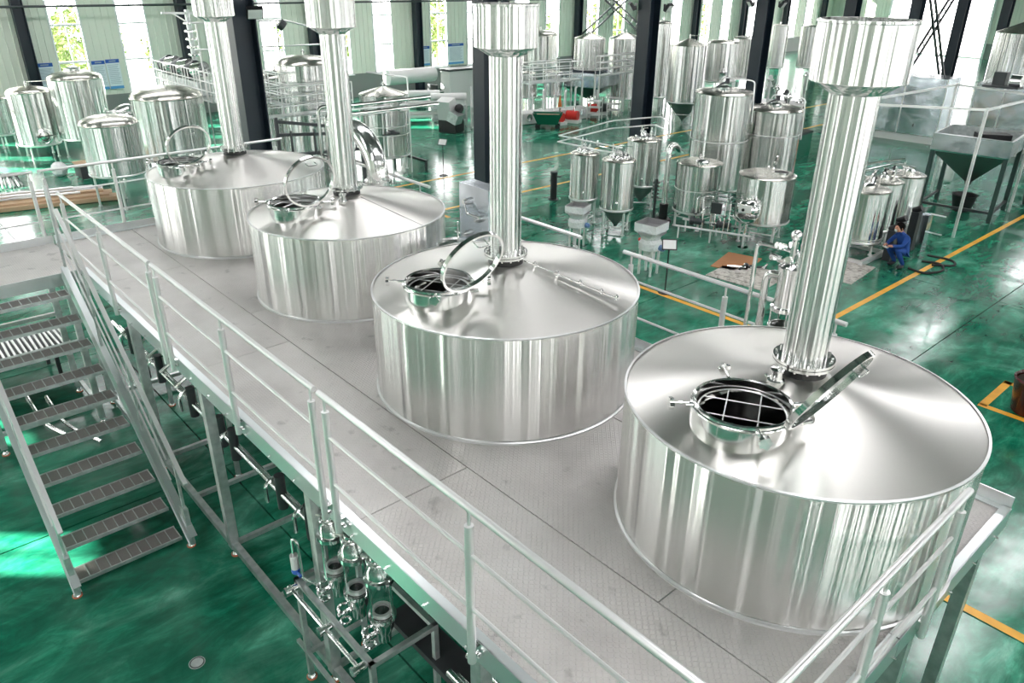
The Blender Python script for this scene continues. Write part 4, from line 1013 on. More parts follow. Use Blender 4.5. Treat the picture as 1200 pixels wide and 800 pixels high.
for k in range(8):
    y = -1.4 + .4 * k; MB().cyl((.1 * (k % 3) - .2, y, -.15), (.1 * (k % 3) - .2, y, .2), .03, 8).ring((.1 * (k % 3) - .2, y, .08), .06, .015, 12, 6).build('fitting', M_STEEL if k % 2 else M_DARKST, t)
t = thing('control_pumps', 'dark pumps and boxes at the end of the skid beside the worker', 'pump', (-7.55, 20.5, 0))
for y, h in ((-.75, .8), (-.4, .95), (.5, 1.05)):
    MB().box((0, y, h / 2 + .02), (.2, .22, h)).build('pump_housing', M_DARKST, t, smooth=False)
    MB().cyl((-.1, y, h + .02), (.1, y, h + .14), .08, 12).build('motor', M_BLACK, t)
MB().box((.05, 1.1, .45), (.22, .3, .9)).build('filter_box', M_BOXST, t, smooth=False)
for z in (.4, .9): MB().cyl((.1, 1.2, z), (.5, 1.2, z), .02, 8).build('side_pipe', M_RAIL, t)
# hoses on the floor
for i, (lb, pts) in enumerate((('black hose looped on the floor behind the worker', [(-6.9, 20.3, .03), (-6.5, 20.5, .03), (-6.2, 20.0, .03), (-6.45, 19.4, .03), (-6.9, 19.5, .03)]),
                               ('black hose running to the yellow line by the worker', [(-7.0, 20.9, .03), (-6.4, 21.0, .03), (-6.15, 20.6, .03), (-6.6, 20.2, .03)]))):
    o = MB().tube(bend(pts, .3), .03, 8).build('hose', M_RUBBER, None); tag(o, lb, 'hose')
for lb, x, y, rz, w, d in (('worn paper covered board nearest the yellow line, left of the skid', -8.0, 18.1, .1, 1.2, 1.6),
                           ('worn board lying behind the riser pipes', -9.3, 16.0, .1, 1.5, 1.4), ('brown cardboard sheet behind the riser pipes', -10.0, 16.6, .25, .9, 1.3),
                           ('dirty board behind the chimney of the nearest kettle', -9.0, 18.2, .0, .7, 1.5)):
    o = MB().box((0, 0, .012), (w, d, .02)).box((w * .1, d * .05, .028), (w * .7, d * .8, .01)).build('floor_board', M_BROWN if 'brown' in lb else M_STAIN, None, smooth=False)
    o.location = (x, y, 0); o.rotation_euler = (0, 0, rz); tag(o, lb, 'board')
for i in range(5):
    o = MB().cyl((-.22, 0, .03), (.22, 0, .03), .028, 8).cyl((.12, 0, .03), (.2, 0, .03), .05, 10).build('loose_fitting', M_DARKST if i % 2 else M_STEEL, None)
    o.location = (-9.75 + .12 * i, 16.2 + .13 * i, .03); o.rotation_euler = (0, 0, .6 + i * 1.1); tag(o, ORD[i] + (' dark' if i % 2 else ' shiny') + ' short pipe fitting on the cardboard, counted from the riser pipes', 'fitting', 'loose pipe fittings')

# hopper on stand and big tube frame at right
t = thing('grain_hopper', 'square stainless hopper with a conical bottom on four dark legs', 'hopper', (-8.15, 26.2, 0), .12)
hw, hd = 1.15, 1.1
MB().lathe([(1.5, 2.42), (1.5, 1.95), (1.45, 1.9)], 4, a0=PI / 4, a1=2 * PI + PI / 4).build('box_sides', M_BOXST, t, smooth=False)
MB().lathe([(1.5, 2.42), (1.42, 2.43), (1.42, 2.1), (.9, 1.8)], 4, a0=PI / 4, a1=2 * PI + PI / 4).build('inner_sides', M_GALV, t, smooth=False)
MB().lathe([(1.45, 1.92), (.14, .95), (.12, .85)], 4, a0=PI / 4, a1=2 * PI + PI / 4).build('cone', mat('dull_cone_steel', (.3, .32, .31), .35, .9), t, smooth=False)
for sx in (-1, 1):
    for sy in (-1, 1): MB().box((sx * .98, sy * .98, .98), (.12, .12, 1.96)).build('leg', mat('grey_green_leg', (.05, .09, .08), .4, .3), t, smooth=False)
    MB().box((sx * .98, 0, .3), (.07, 1.9, .07)).build('cross_bar', M_DARKST, t, smooth=False)
MB().box((0, -.98, .3), (1.9, .07, .07)).build('cross_bar', M_DARKST, t, smooth=False)
MB().box((.3, .1, 2.34), (.9, .5, .16), .5).build('liner', M_BLACK, t, smooth=False)
t = thing('bucket', 'dark bucket under the hopper outlet', 'bucket', (-8.15, 26.2, 0))
MB().lathe([(.02, .02), (.26, .02), (.36, .52), (.38, .53), (.35, .5)], 20).build('tub', M_BLACK, t)
t = thing('covered_heap', 'small dark covered heap on the floor right of the hopper', 'heap', (-6.4, 27.8, 0))
MB().lathe([(.4, 0), (.3, .25), (.18, .38), (.003, .42)], 9).build('cover', M_DARKST, t, smooth=False); MB().box((.6, .25, .04), (.7, .2, .08)).build('flap', M_DARKST, t, smooth=False)
t = thing('tube_frame', 'tall open frame of steel tubes around the hopper', 'frame', (-8.2, 26.0, 0))
def ft(a, b, w=.06, nm='tube'): MB().bar(a, b, w).build(nm, M_RAIL, t, smooth=False)
fx = [(-1.9, -4.6), (1.0, -2.9), (1.1, 1.2), (-1.6, 2.0)]
for x, y in fx: ft((x, y, 0), (x, y, 3.55), .07, 'upright')
for i in range(4):
    a, b = fx[i], fx[(i + 1) % 4]; ft((*a, 3.5), (*b, 3.5))
ft((-1.9, -4.6, 3.1), (-1.4, -4.3, 3.5), .05, 'gusset'); ft((-1.9, -4.6, 3.1), (-1.9, -4.0, 3.5), .05, 'gusset')
t2 = thing('loose_pump_head', 'dark and silver pump head resting on the top of the tube frame', 'machine', (-8.5, 23.9, 3.56))
t2.location = (-8.35, 27.6, 3.56)
MB().box((0, 0, .06), (1.0, .5, .06)).box((-.1, 0, .28), (.35, .3, .4)).build('body', M_DARKST, t2, smooth=False)
MB().cyl((.2, 0, .25), (.5, 0, .25), .18, 16).build('fan_case', M_STEEL, t2)
# tall sheet steel cabinets
def cab(label, x, y, rz, w, d, h, z=.35):
    t = thing('steel_cabinet', label, 'cabinet', (x, y, 0), rz, 'tall sheet steel cabinets beyond the hopper')
    MB().box((0, 0, z + (h - z) / 2), (w, d, h - z)).build('body', M_BOXST, t, smooth=False)
    MB().box((0, 0, z / 2), (w * .96, d * .9, z)).build('plinth', M_WHITE, t, smooth=False)
    for k in (-1, 0, 1): MB().box((k * w / 2.02, -d / 2 - .008, z + (h - z) / 2), (.05, .016, h - z - .04)).build('edge_strip', M_RAIL, t, smooth=False)
    MB().box((.2 * w, -d / 2 - .03, z + .4), (.03, .05, .14)).build('handle', M_BLACK, t, smooth=False)
cab('wide sheet steel cabinet just right of the nearest kettle chimney', -14.75, 36.9, .05, 3.4, 1.6, 2.75)
cab('sheet steel cabinet behind the hopper', -10.9, 37.2, .05, 2.2, 1.8, 2.75)
cab('sheet steel cabinet right of the hopper by the tube frame', -7.9, 37.2, .05, 1.7, 1.8, 2.75)
t = thing('dark_machine', 'low dark machine with red hose at the far right', 'machine', (-6.2, 35.5, 0))
MB().box((0, 0, .6), (1.6, 1.2, .8)).build('body', M_BOXST, t, smooth=False); MB().box((0, 0, .1), (1.8, 1.4, .2)).build('base', M_BLACK, t, smooth=False)
MB().tube([(.3, -.7, .9), (.2, -.8, .5), (.35, -.8, .3)], .05, 8).build('red_hose', M_RED, t)
MB().tube([(-1.6, -.9, .3), (-1.3, -1.0, .1), (-1.2, -1.0, .1)], .05, 8).build('red_clip', M_RED, t)
# scrap and boxes near nearest chimney
t = thing('cardboard_box', 'brown cardboard box with orange clamp beyond the wide tall tank', 'box', (-13.0, 28.2, 0), .3)
MB().box((0, 0, .45), (.9, .7, .9)).build('carton', M_BROWN, t, smooth=False); MB().box((.25, 0, 1.0), (.4, .5, .2)).build('orange_tool', M_ORANGE, t, smooth=False)
t = thing('crate', 'low crate of small parts in front of the cardboard box', 'crate', (-12.5, 27.0, 0), .3)
MB().box((0, 0, .12), (.9, .6, .24)).build('tray', mat('pinkish_plastic', (.6, .35, .35), .5), t, smooth=False)
for k in range(4): MB().sphere((-.3 + .2 * k, .05 * (k % 2), .28), .09, 8, 6).build('part_inside', M_DARKST if k % 2 else M_WHITE, t)
# ================================================================== FAR EQUIPMENT
def catwalk(label, a, b, z, h, w=.8, step=1.0, name='catwalk', group=None, slats=0):
    a, b = Vector((*a, 0)), Vector((*b, 0)); d = b - a; ln = d.length; t = thing(name, label, 'catwalk', (a.x, a.y, 0), math.atan2(d.y, d.x), group)
    MB().box((ln / 2, 0, z - .03), (ln, w, .06)).build('deck', M_GALV, t, smooth=False)
    n_ = max(1, round(ln / step))
    for s_ in (-1, 1):
        for zz in (z + h, z + h * .66, z + h * .33): MB().cyl((0, s_ * w / 2, zz), (ln, s_ * w / 2, zz), .022, 8).build('rail', M_RAIL, t)
        for i in range(n_ + 1): MB().cyl((ln * i / n_, s_ * w / 2, z - .05), (ln * i / n_, s_ * w / 2, z + h), .022, 8).build('post', M_RAIL, t)
        for i in range(slats):
            x = ln * (i + .5) / slats; MB().box((x, s_ * w / 2, z + h / 2), (.05, .02, h)).build('slat', M_RAIL, t, smooth=False)
    for i in range(0, n_ + 1, 2):
        for s_ in (-1, 1): MB().box((ln * i / n_, s_ * w / 2, z / 2 - .03), (.07, .07, z - .06)).build('leg', M_RAIL, t, smooth=False)
    return t
catwalk('white railed catwalk climbing towards the navy column on the far left', (-35.0, 11.4), (-26.8, 11.4), 2.35, 1.0, .8, 1.1, slats=14)
catwalk('railed platform in front of the tall tank behind the second kettle', (-24.75, 10.8), (-24.75, 14.2), 2.35, .9, .5, 1.3)
catwalk('upper railed walk left of the tall tank behind the second kettle', (-28.6, 12.02), (-25.2, 12.02), 2.6, .95, .28, .9)
catwalk('white catwalk among the far tanks in the middle of the hall', (-29.6, 27.0), (-29.2, 30.4), 1.75, .9, .9, .9)
catwalk('railed walk in front of the hopper tank', (-27.95, 30.6), (-27.95, 34.6), 2.0, .9, .3, .9)
catwalk('railed walk seen right of the mid hall column', (-27.2, 35.2), (-27.2, 38.4), 2.3, .9, .5, .9)
t = thing('dark_bracket', 'dark angled support frame above the farthest kettle, beside the navy column', 'frame', (-19.2, 9.0, 0))
for a, b in (((-.4, 0, 3.1), (.2, 2.2, 2.75)), ((-.4, 0, 2.75), (.2, 2.2, 2.65)), ((.2, 2.2, 0), (.2, 2.2, 2.8)), ((-.4, 0, 0), (-.4, 0, 3.2)), ((-.4, 0, 2.2), (.2, 2.2, 2.2))): MB().bar(a, b, .08).build('beam', M_DARKST, t, smooth=False)
for y in (.3, .9, 1.5, 2.0): MB().bar((-.3 + .25 * y, y, 2.2), (-.3 + .25 * y, y, 2.85), .04).build('strut', M_DARKST, t, smooth=False)
# rails over tank E2
t = thing('pipe_stand', 'steel pipe stand with a bent top rail beside the dark bottomed tank', 'pipework', (-23.9, 15.0, 0))
for p in ([(.35, .9, 0), (.35, .9, 3.35), (-1.2, .2, 3.45)], [(.35, .9, 2.45), (.2, -1.4, 2.45), (-.4, -2.6, 2.4)], [(.35, .9, 2.25), (.2, -1.4, 2.25), (-.4, -2.6, 2.2)]): MB().tube(bend(p, .1), .03, 8).build('pipe', M_RAIL, t)
for y in (-1.1, -.2, .5): MB().cyl((.3, y, .3), (.3, y, 2.45), .025, 8).build('standpipe', M_RAIL, t)
MB().ring((.42, .1, 1.6), .1, .02, 12, 6).cyl((.42, -.3, 1.5), (.42, .4, 1.5), .03, 8).build('valve', M_DARKST, t)
t = thing('low_frame', 'low dark frame under the tank right of the duct elbow', 'frame', (-24.4, 15.4, 0))
for y in (-1.0, 1.0): MB().box((0, y, .38), (2.2, .08, .08)).build('beam', M_DARKST, t, smooth=False)
for x in (-1.05, 1.05):
    for y in (-1.0, 1.0): MB().box((x, y, .17), (.08, .08, .34)).build('leg', M_DARKST, t, smooth=False)
t = thing('ceiling_pipe', 'thin steel pipe bridge with two round lamps above the railed tank', 'pipework', (-29.8, 12.9, 0))
MB().tube(bend([(0, -2.0, 5.0), (0, 1.6, 5.0), (.6, 3.0, 4.6), (.9, 3.2, 4.0)], .3), .035, 8).build('pipe', M_RAIL, t)
MB().tube([(0, -2.0, 4.1), (.6, 2.8, 4.1)], .03, 8).build('pipe', M_RAIL, t)
for y in (-1.8, -.2, 1.3): MB().cyl((0, y, 0), (0, y, 5.0), .03, 8).build('post', M_RAIL, t)
for y in (-.4, 1.5): MB().cyl((.0, y - .08, 4.9), (.05, y + .08, 4.75), .2, 14).build('round_box', M_DARKST, t)
# pile of fittings on the left
t = thing('pump_heap', 'heap of pipe fittings and pumps behind the domed tanks on the left', 'machine', (-31.5, 8.6, 0))
rr = random.Random(11)
MB().box((0, 0, 1.2), (1.6, 1.6, .1)).build('table', M_GALV, t, smooth=False)
for x in (-.7, .7):
    for y in (-.7, .7): MB().box((x, y, .58), (.08, .08, 1.15)).build('leg', M_GALV, t, smooth=False)
for k in range(12):
    x, y = rr.uniform(-.7, .7), rr.uniform(-.7, .7); a = rr.uniform(0, PI); z = 1.35 + .25 * (k % 3)
    MB().cyl((x - .25 * math.cos(a), y - .25 * math.sin(a), z), (x + .25 * math.cos(a), y + .25 * math.sin(a), z + .1), .08, 10).ring((x, y, z + .05), .12, .03, 12, 6).build('fitting', M_STEEL if k % 3 else M_DARKST, t)
MB().tube(bend([(-.5, -.6, 1.7), (-.3, 0, 2.2), (.4, .4, 2.2), (.6, .7, 1.7)], .3), .04, 8).build('hose', M_STEEL, t)
t = thing('machine_on_catwalk', 'dark and silver motor bundle on top of the far left catwalk', 'machine', (-32.7, 11.4, 2.38))
for k in range(6): MB().cyl((-2 + .7 * k, -.1, .75 + .1 * (k % 2)), (-1.5 + .7 * k, .1, .95), .28, 14).build('motor', M_STEEL if k % 2 else M_DARKST, t)
MB().box((0, 0, .25), (4.4, .6, .5)).build('bed', M_GALV, t, smooth=False)
t = thing('agitator_drive', 'lattice mast with a cross bar rising in front of the wall column on the left', 'machine', (-33.5, 12.2, 0))
MB().cyl((0, 0, 0), (0, 0, 5.3), .1, 12).build('mast', M_GALV, t)
for k in range(5): MB().ring((0, 0, 3.6 + .3 * k), .18, .05, 12, 6).build('collar', M_STEEL, t)
MB().bar((0, -1.0, 5.2), (0, 1.6, 5.1), .08).bar((0, -.6, 5.2), (0, 0, 4.8), .05).build('cross_bar', M_RAIL, t, smooth=False)
# timber and bits on the floor far left
for i, (x, y, l, rz, lb) in enumerate(((-27.2, 4.3, 4.6, 1.35, 'long timber plank on the floor beyond the landing, nearest the platform'), (-27.9, 4.4, 4.4, 1.3, 'second timber plank beyond the landing'), (-28.6, 4.1, 4.8, 1.33, 'pale plastic wrapped bundle beyond the planks'))):
    o = MB().box((0, 0, .08), (l, .5, .12)).box((.2, .05, .17), (l * .8, .25, .07)).build('timber_plank', M_WOOD if i < 2 else M_FILM, None, smooth=False)
    o.location = (x, y, 0); o.rotation_euler = (0, 0, rz); tag(o, lb, 'plank')
for i in range(3):
    o = MB().cyl((-1.4, 0, .0), (1.4, 0, 0), .04, 8).build('steel_pipe', M_RAIL, None); o.location = (-27.5 - .4 * i, 4.2, .27); o.rotation_euler = (0, 0, 1.32)
    tag(o, ('nearest', 'middle', 'farthest')[i] + ' steel pipe lying along the timber planks beyond the landing', 'pipe')
t = thing('plastic_bag', 'crumpled clear plastic bag on the floor by the leftmost tanks', 'bag', (-31.2, 5.9, 0)); MB().sphere((0, 0, .25), .35, 9, 6, (1.1, .8, .75)).build('bag_body', M_FILM, t, smooth=False)
t = thing('dark_crate', 'dark crate beside the crumpled plastic bag', 'crate', (-30.6, 6.75, 0)); MB().box((0, 0, .22), (.9, .8, .44)).build('box_body', M_DARKST, t, smooth=False); MB().box((0, 0, .46), (.96, .86, .05)).build('lid', M_WOOD, t, smooth=False)
t = thing('wire_frame', 'loose bundle of pale strips on the floor at the left edge', 'bundle', (-31.0, 4.2, 0))
for k in range(7): MB().tube([(-.6, -.3 + .1 * k, .05), (0, -.25 + .09 * k, .3), (.7, -.4 + .12 * k, .04)], .03, 6).build('strip', M_WHITE if k % 2 else M_DARKST, t)
# bench at left edge
t = thing('workbench', 'workbench with hanging bars at the left edge beneath the wall column', 'bench', (-39.5, 5.9, 0))
MB().box((0, 0, 1.3), (1, 2.2, .08)).build('bench_top', M_BLACK, t, smooth=False)
for k in range(6): MB().box((0, -.9 + .36 * k, .65), (.06, .06, 1.25)).build('bar', M_RAIL, t, smooth=False)
MB().lathe([(.12, 1.34), (.12, 1.7), (.06, 1.8), (.003, 1.82)], 12).build('jar', mat('cream_plastic', (.7, .5, .25), .5), t)
# middle back: rolls, drum, trolley
t = thing('horizontal_tank', 'long white horizontal tank on a stand near the far wall', 'tank', (-35.5, 24.2, 0), 1.57)
MB().cyl((-1.5, 0, 1.75), (1.5, 0, 1.75), .38, 24).build('body', M_WHITE, t)
for x in (-1.4, 1.4): MB().box((x, 0, .6), (.12, .8, 1.2)).build('saddle', M_DARKST, t, smooth=False)
MB().box((0, 0, .7), (3.6, 1.0, .3)).build('frame', mat('dark_green', (.01, .08, .05), .5), t, smooth=False)
M_ROLL = mat('white_roll', (.85, .85, .83), .45)
for i, (x, y, z, lb) in enumerate(((-31.8, 22.3, 1.35, 'white roll on top of the left roller rack'), (-30.2, 22.7, 1.35, 'white roll on top of the right roller rack'))):
    t = thing('roller_rack', ('left', 'right')[i] + ' rack of stacked rollers near the round faced drum', 'rack', (x, y, 0), 1.0, 'roller racks')
    for zz in (.35, .85): MB().box((0, 0, zz), (1.7, .7, .1)).cyl((-.8, 0, zz + .12), (.8, 0, zz + .12), .1, 12).build('shelf', M_WHITE if i == 0 else M_GALV, t, smooth=True)
    for sx in (-.8, .8):
        for sy in (-.3, .3): MB().box((sx, sy, .6), (.06, .06, 1.2)).build('leg', M_WHITE, t, smooth=False)
    o = thing('white_roll', lb, 'roll', (x, y, 1.21), 1.0); MB().cyl((-.85, 0, .17), (.85, 0, .17), .17, 18).build('roll_body', M_ROLL, o)
t = thing('white_cabinet', 'plain white cabinet standing before the far wall notices', 'cabinet', (-35.0, 27.3, 0), 0)
MB().box((0, 0, .95), (.8, 2.4, 1.9)).build('body', M_WHITE, t, smooth=False); MB().box((0, 0, 1.95), (.9, 2.6, .1)).build('top', M_DARKST, t, smooth=False)
t = thing('mixing_drum', 'tilted drum with a white round face on a grey body', 'drum', (-28.6, 23.6, 0), 0)
q = Vector((.75, -.6, -.1)).to_track_quat('Z', 'Y').to_matrix()
MB().lathe([(.004, -.9), (.4, -.85), (.5, -.5), (.5, 0)], 28, (0, 0, 2.3), q).build('drum_body', mat('slate_blue', (.08, .12, .16), .4, .3), t)
fa = MB().lathe([(.5, 0), (.5, .05), (.004, .07)], 28, (0, 0, 2.3), q).build('drum_face', M_WHITE, t)
for a in (.3, 2.0, 3.6, 5.0): MB().sphere(Vector((0, 0, 2.3)) + q @ Vector((.25 * math.cos(a), .25 * math.sin(a), .07)), .06, 8, 6).build('port', M_GALV, fa)
for x in (-.5, .5):
    for y in (-.4, .4): MB().bar((x, y, 0), (x, y, 1.9), .07).build('leg', M_WHITE, t, smooth=False)
MB().box((0, 0, 1.0), (1.1, .9, .05)).build('shelf', M_WHITE, t, smooth=False)
t = thing('grey_printer', 'black and grey tilted box machine on a dark stand by the shelves', 'machine', (-29.0, 21.9, 0), .4)
MB().box((0, 0, .3), (.9, .8, .55)).build('base', M_BLACK, t, smooth=False)
MB().box((-.1, -.2, 1.05), (.7, .6, .9), M=Matrix.Rotation(.25, 3, 'X')).build('white_body', M_WHITE, t, smooth=False)
MB().box((.45, -.4, .75), (.5, .6, .45), M=Matrix.Rotation(.4, 3, 'Y')).build('grey_box', M_GALV, t, smooth=False); MB().sphere((.5, -.1, 1.1), .22, 10, 8).build('black_cover', M_BLACK, t)
t = thing('blue_bin', 'small blue bin with an orange cloth behind the grey machine', 'bin', (-29.6, 24.4, 0)); MB().lathe([(.2, 0), (.3, .0), (.35, 1.5), (.3, 1.5)], 16).build('bin_body', M_BLUE, t); MB().sphere((.1, .1, 1.6), .22, 8, 6).build('cloth', M_ORANGE, t)
t = thing('white_shelf', 'white open shelving with steel cylinders beside the hall column', 'shelf', (-27.4, 23.0, 0), 1.0)
for z in (.3, .9, 1.6): MB().box((0, 0, z), (1.7, .5, .05)).build('board', M_WHITE, t, smooth=False)
for x in (-.8, .8):
    for y in (-.22, .22): MB().box((x, y, .95), (.05, .05, 1.9)).build('upright', M_WHITE, t, smooth=False)
for i in range(3):
    o = thing('steel_cylinder', ('left', 'middle', 'right')[i] + ' steel cylinder on the white open shelving', 'cylinder', (-27.4 + (i - 1) * .28, 23.0 + (i - 1) * .42, .925)); MB().lathe([(.15, 0), (.15, .6), (.05, .66), (.004, .66)], 16).build('cylinder_body', M_STEEL, o)
# cart and crates around the far tanks
t = thing('green_cart', 'low green plastic cart on black wheels', 'cart', (-26.9, 26.1, 0), .75)
MB().lathe([(.5, .2), (.72, .68), (.75, .69), (.7, .64)], 4, a0=PI / 4, a1=2 * PI + PI / 4).build('tub', M_GREENP, t, smooth=False); t.scale = (1.35, .8, 1)
for x in (-.35, .35):
    for y in (-.3, .3): MB().cyl((x, y - .03, .09), (x, y + .03, .09), .09, 12).build('wheel', M_BLACK, t)
MB().box((0, 0, .5), (.8, .8, .2)).build('load', M_WOOD, t, smooth=False)
t = thing('square_hopper', 'square steel box hopper with a dark funnel under the far tank', 'hopper', (-29.7, 31.9, 0), .3)
MB().lathe([(1.45, 1.2), (1.5, 1.25), (1.5, 1.95), (1.4, 1.95)], 4, a0=PI / 4, a1=2 * PI + PI / 4).build('box_body', M_BOXST, t, smooth=False)
MB().lathe([(1.45, 1.2), (.2, .55)], 4, a0=PI / 4, a1=2 * PI + PI / 4).build('funnel', M_DARKST, t, smooth=False)
for x in (-.95, .95):
    for y in (-.95, .95): MB().box((x, y, .6), (.1, .1, 1.2)).build('leg', M_RAIL, t, smooth=False)
t = thing('ladder', 'white ladder leaning against the far tank in the middle', 'ladder', (-27.0, 32.4, 0), 0)
for x in (-.22, .22): MB().bar((x, 0, 0), (x - .6, 1.1, 3.2), .06).build('stile', M_WHITE, t, smooth=False)
for k in range(9): MB().bar((-.22 - .06 * k, .11 * k + .1, .3 + .32 * k), (.22 - .06 * k, .11 * k + .1, .3 + .32 * k), .04).build('rung', M_WHITE, t, smooth=False)
for i, (x, y, lb) in enumerate(((-27.2, 31.2, 'white step frame left of the leaning ladder'), (-27.1, 29.6, 'small white trolley beside the traffic cone'))):
    t = thing('step_frame', lb, 'steps', (x, y, 0), .5)
    for sx in (-.35, .35):
        for sy in (-.3, .3): MB().bar((sx, sy, 0), (sx * .8, sy * .8, 1.1), .05).build('leg', M_WHITE, t, smooth=False)
    for z in (.3, .6, .9): MB().box((0, 0, z), (.65, .5, .04)).build('step', M_WHITE, t, smooth=False)
t = thing('traffic_cone', 'orange cone standing on the far machine base', 'cone', (-29.3, 29.3, 0)); MB().lathe([(.16, .03), (.03, .95), (.003, .97)], 16).build('cone_body', M_ORANGE, t); MB().box((0, 0, .015), (.42, .42, .03)).build('base', M_ORANGE, t, smooth=False)
for i, (x, y, m, lb) in enumerate(((-27.3, 27.2, M_RED, 'red pump behind the green cart, left one'), (-27.2, 28.1, M_RED, 'red pump behind the green cart, right one'), (-28.1, 30.5, M_RED, 'red framed dolly before the hopper'), (-27.9, 31.0, M_DARKST, 'black cylinder lying before the hopper'))):
    t = thing('floor_pump', lb, 'pump', (x, y, 0), .4 * i)
    MB().cyl((-.3, 0, .35), (.3, 0, .35), .22, 16).build('motor', m, t); MB().box((0, 0, .07), (.8, .5, .14)).build('base', M_WHITE, t, smooth=False); MB().cyl((.1, 0, .5), (.1, 0, .8), .06, 10).build('outlet', M_STEEL, t)
t = thing('machine_bed', 'long pale machine bed behind the green cart', 'machine', (-28.2, 27.6, 0), 1.4)
MB().box((0, 0, .3), (4.2, .9, .5)).build('bed', M_WHITE, t, smooth=False)
for k in range(5): MB().cyl((-1.6 + .8 * k, -.5, .35), (-1.6 + .8 * k, -.2, .35), .16, 12).build('roller', M_DARKST if k % 2 else M_STEEL, t)
for k in range(6): MB().tube(bend([(-1.8 + .65 * k, 0, .5), (-1.8 + .65 * k, 0, 1.2 + .15 * (k % 3)), (-1.5 + .65 * k, .3, 1.2 + .15 * (k % 3))], .1), .05, 8).build('pipe', M_WHITE, t)
# cluster behind nearest cowl
t = thing('valve_cluster', 'cluster of valves and pipes on a dark frame beside the column, beyond the tall tanks', 'machine', (-21.5, 37.5, 0), .4)
for k in range(10):
    x, y, z = rr.uniform(-1.1, 1.1), rr.uniform(-.8, .8), rr.uniform(.8, 2.4)
    MB().cyl((x, y, .75), (x, y, z), .06, 8).ring((x, y, z - .1), .14, .05, 10, 6).sphere((x, y, z), .12, 8, 6).build('valve', (M_STEEL, M_DARKST, M_WHITE)[k % 3], t)
MB().box((0, 0, .72), (2.6, 1.8, .08)).build('table', M_WHITE, t, smooth=False)
for x in (-1.2, 0, 1.2):
    for y in (-.8, .8): MB().box((x, y, .34), (.09, .09, .68)).build('leg', M_DARKST, t, smooth=False)
t = thing('green_crate', 'dark green crate at the foot of the column behind the wide tall tank', 'crate', (-16.2, 29.6, 0), .1); MB().box((0, 0, .45), (1.3, 1.2, .9)).build('crate_body', M_GREENP, t, smooth=False); MB().box((0, 0, .94), (1.36, 1.26, .08)).build('lid', M_BLACK, t, smooth=False)
t = thing('bottle', 'white and blue bottle with a red base on the green crate', 'bottle', (-16.3, 29.2, .98)); MB().lathe([(.14, .0), (.14, .22)], 14).build('red_base', M_RED, t); MB().lathe([(.13, .22), (.13, .6), (.05, .75), (.05, .85), (.003, .85)], 14).build('bottle_body', M_WHITE, t); MB().lathe([(.135, .35), (.135, .5)], 14).build('blue_label', M_BLUE, t)
t = thing('tower_crane_base', 'wall mounted box beside the far window', 'box', (-41.2, 32.6, 1.0)); bpy.data.objects.remove(t)

# potted plants
def plant(label, x, y, pot, hl, s, seed):
    t = thing('potted_plant', label, 'plant', (x, y, 0), 0); rr = random.Random(seed)
    MB().lathe([(.16, 0), (.21, .02), (.26, .42), (.27, .44), (.25, .46), (.235, .43)], 28).build('pot', pot, t)
    MB().cyl((0, 0, .38), (0, 0, .41), .23, 24).build('soil', M_SOIL, t)
    lm = None
    for k in range(hl):
        if lm is None:
            mb = MB(); P_ = []
            for i in range(8):
                f = i / 7; w = .035 * math.sin(PI * min(1, f * .85 + .12)); p = Vector((.02 + .30 * f ** 1.6, 0, .62 * f - .12 * f ** 3)); mb.v += [tuple(p + Vector((0, -w, .01))), tuple(p), tuple(p + Vector((0, w, .01)))]
            for i in range(7): mb.f += [(3 * i, 3 * i + 1, 3 * i + 4, 3 * i + 3), (3 * i + 1, 3 * i + 2, 3 * i + 5, 3 * i + 4)]
            lm = mb.build('leaf', M_PLEAF, t); o = lm
        else: o = copyobj(lm, t)
        o.location = (rr.uniform(-.05, .05), rr.uniform(-.05, .05), .4); o.rotation_euler = (rr.uniform(-.2, .2), rr.uniform(-.35, .25), rr.uniform(0, 2 * PI)); q = rr.uniform(.55, 1.0) * s; o.scale = (q, q, q)
    return t
pl = plant('potted plant in a dark red pot inside the yellow floor square', -2.45, 13.98, M_PLANTPOT, 26, .6, 2); pl.scale = (1.5, 1.5, 1.4)
MB().sphere((-.06, -.12, .58), .06, 12, 8).build('yellow_flower', mat('yellow_petal', (.75, .65, .08), .5), pl)
plant('distant potted plant at the right edge by the tube frame', -6.95, 28.6, M_BLACK, 16, 1.3, 5)

# ================================================================== CROUCHING WORKER
def skin_body(name, verts, edges, radii, m, parent, root=0, sub=2):
    me = bpy.data.meshes.new(name); me.from_pydata([Vector(v) for v in verts], edges, []); o = bpy.data.objects.new(name, me); COL.objects.link(o)
    sm = o.modifiers.new('skin', 'SKIN'); o.modifiers.new('sub', 'SUBSURF').levels = sub; o.modifiers['sub'].render_levels = sub
    for i, r_ in enumerate(radii):
        me.skin_vertices[0].data[i].radius = (r_, r_) if not isinstance(r_, tuple) else r_; me.skin_vertices[0].data[i].use_root = i == root
    sm.use_smooth_shade = True
    dg = bpy.context.evaluated_depsgraph_get(); ev = o.evaluated_get(dg); nm = bpy.data.meshes.new_from_object(ev); bpy.data.objects.remove(o)
    nm.name = name; nm.materials.clear()
    for q in (m if isinstance(m, (list, tuple)) else [m]): nm.materials.append(q)
    o = bpy.data.objects.new(name, nm); COL.objects.link(o); o.parent = parent; return o
wk = thing('person', 'person in blue overalls with black hair and a white mask crouching beside the skid tanks', 'person', (-7.12, 19.62, 0), math.atan2(-.9, -.42))
V = [(0, 0, .40), (.06, 0, .55), (.16, 0, .74), (.22, 0, .86), (.27, 0, .95), (.33, 0, 1.03)]            # pelvis .. head (x = forward)
E_ = [(0, 1), (1, 2), (2, 3), (3, 4), (4, 5)]; Rr = [(.17, .14), (.15, .12), (.17, .12), (.11, .09), (.055, .055), (.085, .09)]
